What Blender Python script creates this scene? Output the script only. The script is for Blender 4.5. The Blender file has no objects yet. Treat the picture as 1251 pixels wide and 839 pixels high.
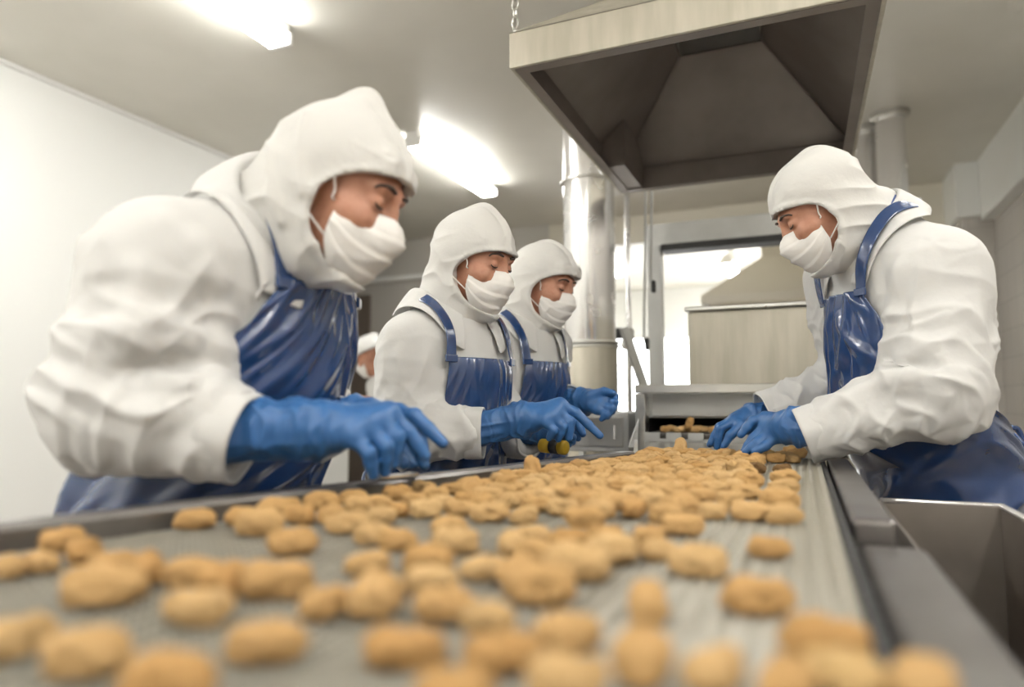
import bpy, math, random
import numpy as np
from mathutils import Vector, Matrix

random.seed(7)
RS = np.random.RandomState(11)
COL = bpy.context.scene.collection

# ------------------------------------------------------------------ camera model (image taken as 1251 x 839)
FPX, CX, CY = 834.0, 625.5, 419.5
YAW, PITCH = math.radians(23.05), math.radians(4.83)
CAM = np.array([0.0, 0.0, 1.09])
FWD = np.array([-math.sin(YAW) * math.cos(PITCH), math.cos(YAW) * math.cos(PITCH), math.sin(PITCH)])
RGT = np.array([math.cos(YAW), math.sin(YAW), 0.0])
UPV = np.cross(RGT, FWD)


def ray(x, y):
    return FWD + (x - CX) / FPX * RGT - (y - CY) / FPX * UPV


def P(x, y, d):
    return CAM + d * ray(x, y)


def PZ(x, y, z):
    r = ray(x, y)
    return CAM + (z - CAM[2]) / r[2] * r


def nrm(v):
    v = np.asarray(v, float)
    return v / max(np.linalg.norm(v), 1e-9)


# ------------------------------------------------------------------ noise
_LAT = RS.rand(64, 64, 64).astype(np.float32)


def noise3(p):
    p = np.asarray(p, np.float32)
    i = np.floor(p).astype(np.int64)
    f = p - i
    f = f * f * (3 - 2 * f)
    i0 = i & 63
    i1 = (i + 1) & 63
    x0, y0, z0 = i0[:, 0], i0[:, 1], i0[:, 2]
    x1, y1, z1 = i1[:, 0], i1[:, 1], i1[:, 2]
    fx, fy, fz = f[:, 0], f[:, 1], f[:, 2]
    a = _LAT[x0, y0, z0] * (1 - fx) + _LAT[x1, y0, z0] * fx
    b = _LAT[x0, y1, z0] * (1 - fx) + _LAT[x1, y1, z0] * fx
    c = _LAT[x0, y0, z1] * (1 - fx) + _LAT[x1, y0, z1] * fx
    d = _LAT[x0, y1, z1] * (1 - fx) + _LAT[x1, y1, z1] * fx
    a = a * (1 - fy) + b * fy
    c = c * (1 - fy) + d * fy
    return a * (1 - fz) + c * fz


def ridged(p):
    n = noise3(p)
    return (1 - np.abs(2 * n - 1)) ** 2 - 0.38


# ------------------------------------------------------------------ distance-field volumes and their surface
class Vol:
    def __init__(s, lo, hi, h):
        s.ax = [np.arange(lo[i], hi[i] + h, h, dtype=np.float32) for i in range(3)]
        s.reset()

    @classmethod
    def axes(cls, ax):
        v = cls.__new__(cls)
        v.ax = [np.asarray(a, np.float32) for a in ax]
        v.reset()
        return v

    def reset(s):
        s.F = np.full([len(a) for a in s.ax], 0.5, np.float32)

    def like(s):
        return Vol.axes(s.ax)

    def _sl(s, lo, hi):
        out = []
        for i in range(3):
            a = max(0, int(np.searchsorted(s.ax[i], lo[i])) - 1)
            b = min(len(s.ax[i]), int(np.searchsorted(s.ax[i], hi[i])) + 1)
            if b - a < 1:
                return None
            out.append(slice(a, b))
        return tuple(out)

    def _ev(s, prim, m):
        fn, lo, hi = prim
        sl = s._sl(lo - m, hi + m)
        if sl is None:
            return None, None
        X = s.ax[0][sl[0]][:, None, None]
        Y = s.ax[1][sl[1]][None, :, None]
        Z = s.ax[2][sl[2]][None, None, :]
        return sl, fn(X, Y, Z)

    def add(s, prim, k=0.0):
        sl, d = s._ev(prim, 0.03 + k)
        if sl is None:
            return s
        a = s.F[sl]
        s.F[sl] = smin(a, d, k) if k > 0 else np.minimum(a, d)
        return s

    def sub(s, prim, k=0.0):
        sl, d = s._ev(prim, 0.03 + k)
        if sl is None:
            return s
        a = s.F[sl]
        s.F[sl] = -smin(-a, d, k) if k > 0 else np.maximum(a, -d)
        return s

    def sample(s, p):
        p = np.asarray(p, np.float32)
        idx, fr = [], []
        for i in range(3):
            a = s.ax[i]
            j = np.clip(np.searchsorted(a, p[:, i]) - 1, 0, len(a) - 2)
            idx.append(j)
            fr.append(np.clip((p[:, i] - a[j]) / (a[j + 1] - a[j]), 0, 1))
        x, y, z = idx
        fx, fy, fz = fr
        F = s.F
        a = F[x, y, z] * (1 - fx) + F[x + 1, y, z] * fx
        b = F[x, y + 1, z] * (1 - fx) + F[x + 1, y + 1, z] * fx
        c = F[x, y, z + 1] * (1 - fx) + F[x + 1, y, z + 1] * fx
        d = F[x, y + 1, z + 1] * (1 - fx) + F[x + 1, y + 1, z + 1] * fx
        a = a * (1 - fy) + b * fy
        c = c * (1 - fy) + d * fy
        return a * (1 - fz) + c * fz

    def grad(s, p, e=0.006):
        p = np.asarray(p, np.float32)
        g = np.stack([s.sample(p + np.eye(3, dtype=np.float32)[i] * e) - s.sample(p - np.eye(3, dtype=np.float32)[i] * e) for i in range(3)], 1)
        return g / np.maximum(np.linalg.norm(g, axis=1, keepdims=True), 1e-6)

    def cast_in(s, org, dirs, r0, n=90):
        """from org + dirs*r0 towards org: radius of the first surface met"""
        rs = np.linspace(r0, 0.0, n)
        res = np.full(len(dirs), np.nan)
        prev = s.sample(org + dirs * r0)
        for k in range(1, n):
            cur = s.sample(org + dirs * rs[k])
            hit = np.isnan(res) & (cur <= 0) & (prev > 0)
            t = prev / np.maximum(prev - cur, 1e-6)
            res[hit] = (rs[k - 1] + (rs[k] - rs[k - 1]) * t)[hit]
            prev = cur
        return np.where(np.isnan(res), 0.02, res)

    def push(s, p, off, it=6):
        p = np.array(p, np.float32)
        for _ in range(it):
            d = s.sample(p)
            m = d < off
            if not m.any():
                break
            g = s.grad(p)
            p[m] += g[m] * (off - d[m])[:, None]
        return p

    def snap(s, p, off, it=8):
        p = np.array(p, np.float32)
        for _ in range(it):
            d = np.clip(s.sample(p) - off, -0.02, 0.02)
            p -= s.grad(p) * d[:, None]
        return p

    def mesh(s, smooth=1):
        F, ax = s.F, s.ax
        ins = F < 0
        nx, ny, nz = F.shape
        c = np.zeros((nx - 1, ny - 1, nz - 1), np.uint8)
        for dx in (0, 1):
            for dy in (0, 1):
                for dz in (0, 1):
                    c += ins[dx:nx - 1 + dx, dy:ny - 1 + dy, dz:nz - 1 + dz]
        act = (c > 0) & (c < 8)
        ci = np.argwhere(act)
        idm = np.full(act.shape, -1, np.int64)
        idm[act] = np.arange(len(ci))
        acc = np.zeros((len(ci), 3))
        cnt = np.zeros(len(ci))
        corners = [(i, j, k) for i in (0, 1) for j in (0, 1) for k in (0, 1)]
        val = {o: F[ci[:, 0] + o[0], ci[:, 1] + o[1], ci[:, 2] + o[2]] for o in corners}
        pos = {}
        for o in corners:
            pos[o] = np.stack([ax[a][ci[:, a] + o[a]] for a in range(3)], 1)
        for o in corners:
            for a in range(3):
                if o[a] == 0:
                    q = list(o)
                    q[a] = 1
                    q = tuple(q)
                    m = (val[o] < 0) != (val[q] < 0)
                    t = val[o] / np.where(np.abs(val[o] - val[q]) < 1e-9, 1, val[o] - val[q])
                    pt = pos[o] + (pos[q] - pos[o]) * t[:, None]
                    acc[m] += pt[m]
                    cnt[m] += 1
        V = acc / cnt[:, None]
        quads = []
        for a in range(3):
            b, cc = (a + 1) % 3, (a + 2) % 3
            s0 = [slice(None)] * 3
            s1 = [slice(None)] * 3
            s0[a] = slice(0, -1)
            s1[a] = slice(1, None)
            e = ins[tuple(s0)] != ins[tuple(s1)]
            ei = np.argwhere(e)
            ok = (ei[:, b] > 0) & (ei[:, cc] > 0) & (ei[:, b] < F.shape[b] - 1) & (ei[:, cc] < F.shape[cc] - 1)
            ei = ei[ok]
            fl = ins[tuple(s0)][ei[:, 0], ei[:, 1], ei[:, 2]]

            def cell(db, dc):
                q = ei.copy()
                q[:, b] += db
                q[:, cc] += dc
                return idm[q[:, 0], q[:, 1], q[:, 2]]
            Q = np.stack([cell(-1, -1), cell(0, -1), cell(0, 0), cell(-1, 0)], 1)
            Q[~fl] = Q[~fl][:, ::-1]
            quads.append(Q)
        Q = np.concatenate(quads)
        Q = Q[(Q >= 0).all(1)]
        for _ in range(smooth):
            V = lap(V, Q)
        return V, Q


def lap(V, Q, w=0.5):
    s = np.zeros_like(V)
    n = np.zeros(len(V))
    for i in range(4):
        a, b = Q[:, i], Q[:, (i + 1) % 4]
        for u, v in ((a, b), (b, a)):
            np.add.at(s, u, V[v])
            np.add.at(n, u, 1)
    n[n == 0] = 1
    return V * (1 - w) + w * s / n[:, None]


def vnormals(V, Q):
    n = np.cross(V[Q[:, 2]] - V[Q[:, 0]], V[Q[:, 3]] - V[Q[:, 1]])
    o = np.zeros_like(V)
    for i in range(4):
        np.add.at(o, Q[:, i], n)
    return o / np.maximum(np.linalg.norm(o, axis=1, keepdims=True), 1e-9)


def subdiv(V, Q):
    """one linear split of a quad mesh (keeps shape, gives folds more points)"""
    E = np.concatenate([np.sort(Q[:, [i, (i + 1) % 4]], 1) for i in range(4)])
    key = E[:, 0].astype(np.int64) * len(V) + E[:, 1]
    u, inv = np.unique(key, return_inverse=True)
    e0, e1 = u // len(V), u % len(V)
    Em = (V[e0] + V[e1]) / 2
    Fm = V[Q].mean(1)
    n, m, q = len(V), len(u), len(Q)
    ei = inv.reshape(4, q).T + n
    fi = np.arange(q) + n + m
    NV = np.concatenate([V, Em, Fm])
    out = [np.stack([Q[:, i], ei[:, i], fi, ei[:, (i + 3) % 4]], 1) for i in range(4)]
    NQ = np.concatenate(out)
    return lap(NV, NQ, 0.5), NQ


def smin(a, b, k):
    h = np.clip(0.5 + 0.5 * (b - a) / k, 0, 1)
    return b + (a - b) * h - k * h * (1 - h)


def rc(a, b, ra, rb=None, M=None, o=None):
    """tapered capsule; M squashes space about o"""
    a = np.asarray(a, float)
    b = np.asarray(b, float)
    rb = ra if rb is None else rb
    lo = np.minimum(a - ra, b - rb)
    hi = np.maximum(a + ra, b + rb)
    if M is not None:
        a2 = M @ (a - o)
        b2 = M @ (b - o)
    else:
        a2, b2 = a, b
    ab = b2 - a2
    L = max(float(ab @ ab), 1e-12)

    def f(X, Y, Z):
        if M is not None:
            X0, Y0, Z0 = X - o[0], Y - o[1], Z - o[2]
            X1 = M[0, 0] * X0 + M[0, 1] * Y0 + M[0, 2] * Z0
            Y1 = M[1, 0] * X0 + M[1, 1] * Y0 + M[1, 2] * Z0
            Z1 = M[2, 0] * X0 + M[2, 1] * Y0 + M[2, 2] * Z0
        else:
            X1, Y1, Z1 = X, Y, Z
        t = np.clip(((X1 - a2[0]) * ab[0] + (Y1 - a2[1]) * ab[1] + (Z1 - a2[2]) * ab[2]) / L, 0, 1)
        d = np.sqrt((X1 - a2[0] - t * ab[0]) ** 2 + (Y1 - a2[1] - t * ab[1]) ** 2 + (Z1 - a2[2] - t * ab[2]) ** 2)
        return (d - (ra + (rb - ra) * t)).astype(np.float32) * (0.85 if M is not None else 1.0)
    return f, lo, hi


def ell(c, A, r):
    """ellipsoid: centre c, rows of A its axes, radii r"""
    c = np.asarray(c, float)
    A = np.asarray(A, float)

    def f(X, Y, Z):
        x, y, z = X - c[0], Y - c[1], Z - c[2]
        q = [(A[i, 0] * x + A[i, 1] * y + A[i, 2] * z) / r[i] for i in range(3)]
        k0 = np.sqrt(q[0] ** 2 + q[1] ** 2 + q[2] ** 2)
        k1 = np.sqrt((q[0] / r[0]) ** 2 + (q[1] / r[1]) ** 2 + (q[2] / r[2]) ** 2)
        return (k0 * (k0 - 1) / np.maximum(k1, 1e-6)).astype(np.float32)
    R = max(r)
    return f, c - R, c + R


def half(c, n, rad):
    """the part of space past the plane (c, n), within rad of c"""
    c = np.asarray(c, float)
    n = nrm(n)

    def f(X, Y, Z):
        x, y, z = X - c[0], Y - c[1], Z - c[2]
        return np.maximum(-(n[0] * x + n[1] * y + n[2] * z), np.sqrt(x * x + y * y + z * z) - rad).astype(np.float32)
    return f, c - rad, c + rad


# ------------------------------------------------------------------ mesh objects
def mk(name, V, F, mat, parent=None, origin=None, smooth=True, mods=()):
    V = np.asarray(V, float)
    if parent is not None:
        o = np.array(parent["_o"]) if "_o" in parent else np.zeros(3)
    else:
        o = np.zeros(3) if origin is None else np.asarray(origin, float)
    me = bpy.data.meshes.new(name)
    me.from_pydata((V - o).tolist(), [], F.tolist() if hasattr(F, "tolist") else F)
    me.update()
    if smooth:
        me.polygons.foreach_set("use_smooth", [True] * len(me.polygons))
    if mat is not None:
        me.materials.append(mat)
    ob = bpy.data.objects.new(name, me)
    COL.objects.link(ob)
    if parent is not None:
        ob.parent = parent
    else:
        ob.location = o
    ob["_o"] = [float(t) for t in o]
    for m in mods:
        if m[0] == "solid":
            md = ob.modifiers.new("thickness", "SOLIDIFY")
            md.thickness = m[1]
            md.offset = m[2] if len(m) > 2 else 1
        elif m[0] == "bevel":
            md = ob.modifiers.new("bevel", "BEVEL")
            md.width = m[1]
            md.segments = m[2] if len(m) > 2 else 2
            md.limit_method = "ANGLE"
            md.harden_normals = False
        elif m[0] == "subsurf":
            md = ob.modifiers.new("subsurf", "SUBSURF")
            md.levels = md.render_levels = m[1]
    return ob


def tag(o, label=None, cat=None, group=None, kind=None):
    if label:
        o["label"] = label
    if cat:
        o["category"] = cat
    if group:
        o["group"] = group
    if kind:
        o["kind"] = kind
    return o


def empty(name, loc, label, cat, group=None):
    o = bpy.data.objects.new(name, None)
    o.empty_display_size = 0.1
    COL.objects.link(o)
    o.location = loc
    o["_o"] = [float(t) for t in loc]
    return tag(o, label, cat, group)


class MB:
    """collects shapes of one part"""
    def __init__(s):
        s.V, s.F, s.n = [], [], 0

    def put(s, V, F):
        V = np.asarray(V, float)
        s.V.append(V)
        s.F += [[i + s.n for i in f] for f in F]
        s.n += len(V)
        return s

    def box(s, lo, hi):
        x0, y0, z0 = lo
        x1, y1, z1 = hi
        return s.put([(x0, y0, z0), (x1, y0, z0), (x1, y1, z0), (x0, y1, z0), (x0, y0, z1), (x1, y0, z1), (x1, y1, z1), (x0, y1, z1)],
                     [(3, 2, 1, 0), (4, 5, 6, 7), (0, 1, 5, 4), (1, 2, 6, 5), (2, 3, 7, 6), (3, 0, 4, 7)])

    def obox(s, a, b, w, h, up=(0, 0, 1)):
        """bar from a to b, w wide (sideways) and h high"""
        a, b = np.asarray(a, float), np.asarray(b, float)
        d = nrm(b - a)
        r = nrm(np.cross(d, up))
        u = np.cross(r, d)
        V = [p + sx * r * w / 2 + su * u * h / 2 for p in (a, b) for sx, su in ((-1, -1), (1, -1), (1, 1), (-1, 1))]
        return s.put(V, [(0, 1, 2, 3), (7, 6, 5, 4), (1, 0, 4, 5), (2, 1, 5, 6), (3, 2, 6, 7), (0, 3, 7, 4)])

    def tube(s, pts, r, n=10, caps=True):
        pts = np.asarray(pts, float)
        r = np.broadcast_to(r, (len(pts),)) if np.ndim(r) < 1 else np.asarray(r)
        V = []
        u = None
        for i, p in enumerate(pts):
            t = nrm(pts[min(i + 1, len(pts) - 1)] - pts[max(i - 1, 0)])
            if u is None:
                u = nrm(np.cross(t, (0.31, 0.2, 0.93) if abs(t[2]) < 0.9 else (1, 0.1, 0)))
            u = nrm(u - t * (u @ t))
            v = np.cross(t, u)
            for k in range(n):
                a = 2 * math.pi * k / n
                V.append(p + r[i] * (math.cos(a) * u + math.sin(a) * v))
        F = []
        for i in range(len(pts) - 1):
            for k in range(n):
                k2 = (k + 1) % n
                F.append((i * n + k, i * n + k2, (i + 1) * n + k2, (i + 1) * n + k))
        if caps:
            F.append(tuple(range(n))[::-1])
            F.append(tuple((len(pts) - 1) * n + k for k in range(n)))
        return s.put(V, F)

    def lathe(s, c, prof, n=32, axis=(0, 0, 1)):
        """prof: (radius, height) along axis from c"""
        c = np.asarray(c, float)
        ax = nrm(axis)
        u = nrm(np.cross(ax, (1, 0, 0.1) if abs(ax[0]) < 0.9 else (0, 1, 0)))
        v = np.cross(ax, u)
        V, F = [], []
        for r, h in prof:
            for k in range(n):
                a = 2 * math.pi * k / n
                V.append(c + ax * h + r * (math.cos(a) * u + math.sin(a) * v))
        for i in range(len(prof) - 1):
            for k in range(n):
                k2 = (k + 1) % n
                F.append((i * n + k, i * n + k2, (i + 1) * n + k2, (i + 1) * n + k))
        F.append(tuple(range(n))[::-1])
        F.append(tuple((len(prof) - 1) * n + k for k in range(n)))
        return s.put(V, F)

    def build(s, name, mat, parent=None, origin=None, smooth=False, mods=()):
        return mk(name, np.concatenate(s.V), s.F, mat, parent, origin, smooth, mods)


def spline(pts, n=24):
    pts = [np.asarray(p, float) for p in pts]
    q = [2 * pts[0] - pts[1]] + pts + [2 * pts[-1] - pts[-2]]
    out = []
    m = len(pts) - 1
    for j in range(n):
        t = j / (n - 1) * m
        i = min(int(t), m - 1)
        t -= i
        a, b, c, d = q[i], q[i + 1], q[i + 2], q[i + 3]
        out.append(0.5 * (2 * b + (c - a) * t + (2 * a - 5 * b + 4 * c - d) * t * t + (3 * b - a - 3 * c + d) * t ** 3))
    return np.array(out)


# ------------------------------------------------------------------ materials
def mat(name, col, rough=0.5, metal=0.0, bump=None, var=None, coat=0.0, emit=None, sheen=0.0, sss=0.0, spec=None, rough_var=None, stretch=(1, 1, 1)):
    m = bpy.data.materials.new(name)
    m.use_nodes = True
    nt = m.node_tree
    b = nt.nodes["Principled BSDF"]
    b.inputs["Base Color"].default_value = (*col, 1)
    b.inputs["Roughness"].default_value = rough
    b.inputs["Metallic"].default_value = metal
    b.inputs["Coat Weight"].default_value = coat
    b.inputs["Coat Roughness"].default_value = 0.08
    if spec is not None:
        b.inputs["Specular IOR Level"].default_value = spec
    if sheen:
        b.inputs["Sheen Weight"].default_value = sheen
    if sss:
        b.inputs["Subsurface Weight"].default_value = sss
        b.inputs["Subsurface Radius"].default_value = (0.012, 0.005, 0.003)
        b.inputs["Subsurface Scale"].default_value = 1.0
    tc = nt.nodes.new("ShaderNodeTexCoord")
    mp = nt.nodes.new("ShaderNodeMapping")
    mp.inputs["Scale"].default_value = stretch
    nt.links.new(tc.outputs["Object"], mp.inputs["Vector"])

    def nz(scale, detail=3.0, rgh=0.55):
        n = nt.nodes.new("ShaderNodeTexNoise")
        n.inputs["Scale"].default_value = scale
        n.inputs["Detail"].default_value = detail
        n.inputs["Roughness"].default_value = rgh
        nt.links.new(mp.outputs["Vector"], n.inputs["Vector"])
        return n
    if var:
        scale, col2, lo, hi = var
        n = nz(scale)
        r = nt.nodes.new("ShaderNodeMapRange")
        r.inputs["From Min"].default_value = lo
        r.inputs["From Max"].default_value = hi
        nt.links.new(n.outputs["Fac"], r.inputs["Value"])
        mx = nt.nodes.new("ShaderNodeMix")
        mx.data_type = "RGBA"
        mx.inputs["A"].default_value = (*col, 1)
        mx.inputs["B"].default_value = (*col2, 1)
        nt.links.new(r.outputs["Result"], mx.inputs["Factor"])
        nt.links.new(mx.outputs["Result"], b.inputs["Base Color"])
    if rough_var:
        scale, a, c = rough_var
        n = nz(scale)
        r = nt.nodes.new("ShaderNodeMapRange")
        r.inputs["From Min"].default_value = 0.3
        r.inputs["From Max"].default_value = 0.7
        r.inputs["To Min"].default_value = a
        r.inputs["To Max"].default_value = c
        nt.links.new(n.outputs["Fac"], r.inputs["Value"])
        nt.links.new(r.outputs["Result"], b.inputs["Roughness"])
    if bump:
        prev = None
        for scale, st, dist in (bump if isinstance(bump, list) else [bump]):
            n = nz(scale, 4.0)
            bp = nt.nodes.new("ShaderNodeBump")
            bp.inputs["Strength"].default_value = st
            bp.inputs["Distance"].default_value = dist
            nt.links.new(n.outputs["Fac"], bp.inputs["Height"])
            if prev:
                nt.links.new(prev.outputs["Normal"], bp.inputs["Normal"])
            prev = bp
        nt.links.new(prev.outputs["Normal"], b.inputs["Normal"])
    if emit:
        b.inputs["Emission Color"].default_value = (*emit[0], 1)
        b.inputs["Emission Strength"].default_value = emit[1]
    return m


M = {}
M["cloth"] = mat("white_cotton", (0.60, 0.595, 0.58), 0.9, bump=[(55, 0.2, 0.004), (900, 0.12, 0.0008)], sheen=0.05, spec=0.2)
M["hoodcloth"] = mat("white_hood_cloth", (0.60, 0.59, 0.565), 0.9, bump=[(45, 0.25, 0.005), (1100, 0.1, 0.0006)], sheen=0.05, spec=0.2)
M["mask"] = mat("white_mask_paper", (0.74, 0.72, 0.69), 0.8, bump=[(90, 0.25, 0.003), (1500, 0.15, 0.0004)], spec=0.2)
M["apron"] = mat("blue_vinyl", (0.013, 0.040, 0.130), 0.17, bump=[(9, 0.2, 0.02), (30, 0.1, 0.006)], coat=0.8, var=(5, (0.016, 0.048, 0.150), 0.35, 0.65))
M["glove"] = mat("blue_rubber_glove", (0.030, 0.115, 0.305), 0.42, bump=[(60, 0.25, 0.004), (500, 0.1, 0.0008)])
M["skin"] = mat("skin", (0.42, 0.205, 0.13), 0.5, var=(60, (0.37, 0.165, 0.10), 0.4, 0.7), bump=(400, 0.12, 0.0006), sss=0.08)
M["brow"] = mat("dark_brow_hair", (0.045, 0.026, 0.018), 0.7)
M["eye"] = mat("eye_white", (0.55, 0.5, 0.46), 0.2)
M["iris"] = mat("dark_iris", (0.02, 0.012, 0.008), 0.15)
M["lining"] = mat("blue_trim", (0.05, 0.09, 0.25), 0.6)
M["button"] = mat("white_button", (0.7, 0.7, 0.68), 0.35)
M["boot"] = mat("white_rubber_boot", (0.75, 0.75, 0.73), 0.4)
M["steel"] = mat("brushed_steel", (0.62, 0.61, 0.58), 0.34, 1.0, bump=(160, 0.05, 0.001), rough_var=(6, 0.26, 0.44), var=(3, (0.52, 0.51, 0.47), 0.4, 0.65))
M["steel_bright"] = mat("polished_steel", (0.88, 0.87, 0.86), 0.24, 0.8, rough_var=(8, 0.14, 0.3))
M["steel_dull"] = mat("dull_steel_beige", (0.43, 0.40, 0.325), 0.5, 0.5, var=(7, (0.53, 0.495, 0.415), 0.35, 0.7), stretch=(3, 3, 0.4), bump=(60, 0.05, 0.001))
M["steel_dark"] = mat("dark_steel_lining", (0.22, 0.19, 0.17), 0.45, 0.6, var=(4, (0.28, 0.245, 0.22), 0.35, 0.7))  # darker steel tone for the canopy's inside, seams and rivets
M["steel_grey"] = mat("grey_steel", (0.54, 0.54, 0.52), 0.42, 0.45, var=(9, (0.6, 0.6, 0.58), 0.35, 0.7))
M["rail"] = mat("worn_rail_steel", (0.165, 0.15, 0.142), 0.34, 0.8, var=(12, (0.23, 0.22, 0.21), 0.35, 0.7))
M["wire"] = mat("belt_wire", (0.50, 0.475, 0.41), 0.40, 0.65)
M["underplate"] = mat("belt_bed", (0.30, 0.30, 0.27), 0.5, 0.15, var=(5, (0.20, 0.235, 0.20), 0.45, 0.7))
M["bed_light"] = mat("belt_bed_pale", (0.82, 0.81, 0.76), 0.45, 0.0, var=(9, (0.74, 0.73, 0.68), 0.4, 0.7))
M["bin"] = mat("brownish_bin_steel", (0.22, 0.19, 0.165), 0.42, 0.6, var=(6, (0.28, 0.245, 0.215), 0.35, 0.7))
M["black"] = mat("black_rubber_and_shade", (0.02, 0.02, 0.02), 0.5)  # also paints the shade inside the machine mouth
M["yellow"] = mat("yellow_plastic", (0.52, 0.34, 0.02), 0.45)
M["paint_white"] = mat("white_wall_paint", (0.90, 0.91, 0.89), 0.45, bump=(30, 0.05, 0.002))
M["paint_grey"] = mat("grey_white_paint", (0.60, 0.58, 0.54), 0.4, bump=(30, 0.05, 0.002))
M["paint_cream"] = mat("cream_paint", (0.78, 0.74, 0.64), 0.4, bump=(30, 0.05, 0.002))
M["ceiling"] = mat("glossy_ceiling_paint", (0.66, 0.64, 0.575), 0.34, bump=[(2.2, 0.10, 0.02), (40, 0.04, 0.002)], var=(1.2, (0.72, 0.70, 0.635), 0.4, 0.65))
M["brown"] = mat("brown_door_paint", (0.22, 0.18, 0.15), 0.5)
M["lamp_body"] = mat("lamp_white", (0.8, 0.8, 0.78), 0.4)
M["lampglow"] = mat("lamp_tube_glow", (0.9, 0.92, 0.9), 0.5, emit=((1.0, 0.985, 0.95), 26.0))
M["daylight"] = mat("window_daylight", (0.9, 0.9, 0.9), 0.5, emit=((0.97, 0.99, 1.0), 5.0))
M["cable"] = mat("grey_cable", (0.5, 0.5, 0.48), 0.5)
# ------------------------------------------------------------------ the setting
def tiles(name, col, grout, sx, sy, axis):
    m = mat(name, col, 0.25)
    nt = m.node_tree
    b = nt.nodes["Principled BSDF"]
    tc = nt.nodes.new("ShaderNodeTexCoord")
    sep = nt.nodes.new("ShaderNodeSeparateXYZ")
    cmb = nt.nodes.new("ShaderNodeCombineXYZ")
    nt.links.new(tc.outputs["Object"], sep.inputs[0])
    nt.links.new(sep.outputs[axis[0]], cmb.inputs[0])
    nt.links.new(sep.outputs[axis[1]], cmb.inputs[1])
    br = nt.nodes.new("ShaderNodeTexBrick")
    br.offset = 0
    br.inputs["Color1"].default_value = (*col, 1)
    br.inputs["Color2"].default_value = (*[c * 0.96 for c in col], 1)
    br.inputs["Mortar"].default_value = (*grout, 1)
    br.inputs["Scale"].default_value = 1.0
    br.inputs["Mortar Size"].default_value = 0.004
    br.inputs["Brick Width"].default_value = sx
    br.inputs["Row Height"].default_value = sy
    nt.links.new(cmb.outputs[0], br.inputs["Vector"])
    nt.links.new(br.outputs["Color"], b.inputs["Base Color"])
    bp = nt.nodes.new("ShaderNodeBump")
    bp.inputs["Strength"].default_value = 0.3
    bp.inputs["Distance"].default_value = 0.002
    bp.invert = True
    nt.links.new(br.outputs["Fac"], bp.inputs["Height"])
    nt.links.new(bp.outputs["Normal"], b.inputs["Normal"])
    return m


M["floor"] = tiles("red_brown_floor_tiles", (0.34, 0.30, 0.27), (0.2, 0.18, 0.16), 0.2, 0.2, ("X", "Y"))
M["walltile_y"] = tiles("grey_white_wall_tiles", (0.60, 0.57, 0.53), (0.50, 0.47, 0.44), 0.2, 0.2, ("X", "Z"))
M["walltile_x"] = tiles("grey_white_side_tiles", (0.60, 0.57, 0.53), (0.50, 0.47, 0.44), 0.2, 0.2, ("Y", "Z"))

XL, XR, YN, YB, YF, ZC = -3.87, 1.36, -3.2, 6.5, 11.0, 2.9
XA = -5.6


def struct(name, lo, hi, m, label=None):
    o = MB().box(lo, hi).build(name, m)
    return tag(o, label or None, None, None, "structure")


struct("floor", (XA - 0.1, YN - 0.1, -0.1), (XR + 0.1, YF + 0.1, 0), M["floor"], "tiled factory floor")
struct("ceiling", (XA - 0.1, YN - 0.1, ZC), (XR + 0.1, YF + 0.1, ZC + 0.1), M["ceiling"], "glossy beige grey painted ceiling")
struct("wall_left", (XL - 0.1, YN, 0), (XL, 5.25, ZC), M["paint_white"], "bright smooth white wall on the left")
struct("wall_front", (XL - 0.1, YN - 0.1, 0), (XR + 0.1, YN, ZC), M["paint_white"], "white wall opposite the machine")
struct("wall_right", (XR, YN, 0), (XR + 0.1, YF, ZC), M["walltile_x"], "white wall on the right")
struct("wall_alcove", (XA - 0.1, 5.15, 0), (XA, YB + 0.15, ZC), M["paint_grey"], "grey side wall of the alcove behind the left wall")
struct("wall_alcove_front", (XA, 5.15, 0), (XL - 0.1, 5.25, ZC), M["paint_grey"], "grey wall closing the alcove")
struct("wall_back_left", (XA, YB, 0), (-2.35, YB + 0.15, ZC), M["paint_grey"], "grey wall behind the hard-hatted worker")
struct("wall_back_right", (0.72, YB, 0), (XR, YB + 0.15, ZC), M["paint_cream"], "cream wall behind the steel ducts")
struct("trim_1", (-2.35, YB, 2.62), (0.72, YB + 0.15, ZC), M["paint_cream"], "cream lintel over the wide opening in the back")
struct("wall_far", (XL, YF, 0), (XR, YF + 0.1, ZC), M["paint_white"], "white far wall beyond the machinery")
struct("wall_far_left", (XL - 0.1, YB + 0.15, 0), (XL, YF, ZC), M["paint_white"], "white side wall of the far room")
struct("trim_2", (XA, YB - 0.10, 2.43), (-2.35, YB, 2.48), M["paint_white"], "pale ledge along the grey back wall")
struct("trim_3", (XL, 0.0, ZC - 0.025), (XL + 0.025, 5.25, ZC), M["lamp_body"], "thin white cove strip where left wall meets ceiling")
# corner pillar with its boxed beam on the right
struct("pillar", (1.16, 6.05, 0), (XR, 6.5, 2.48), M["walltile_y"], "grey tiled pillar right of the worker")
struct("beam", (1.12, 6.0, 2.48), (XR, 6.5, ZC), M["paint_white"], "white boxed head of the tiled pillar")
struct("trim_4", (1.27, 1.2, 2.44), (XR, 6.0, ZC), M["paint_white"], "white boxed beam running along the ceiling")

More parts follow.
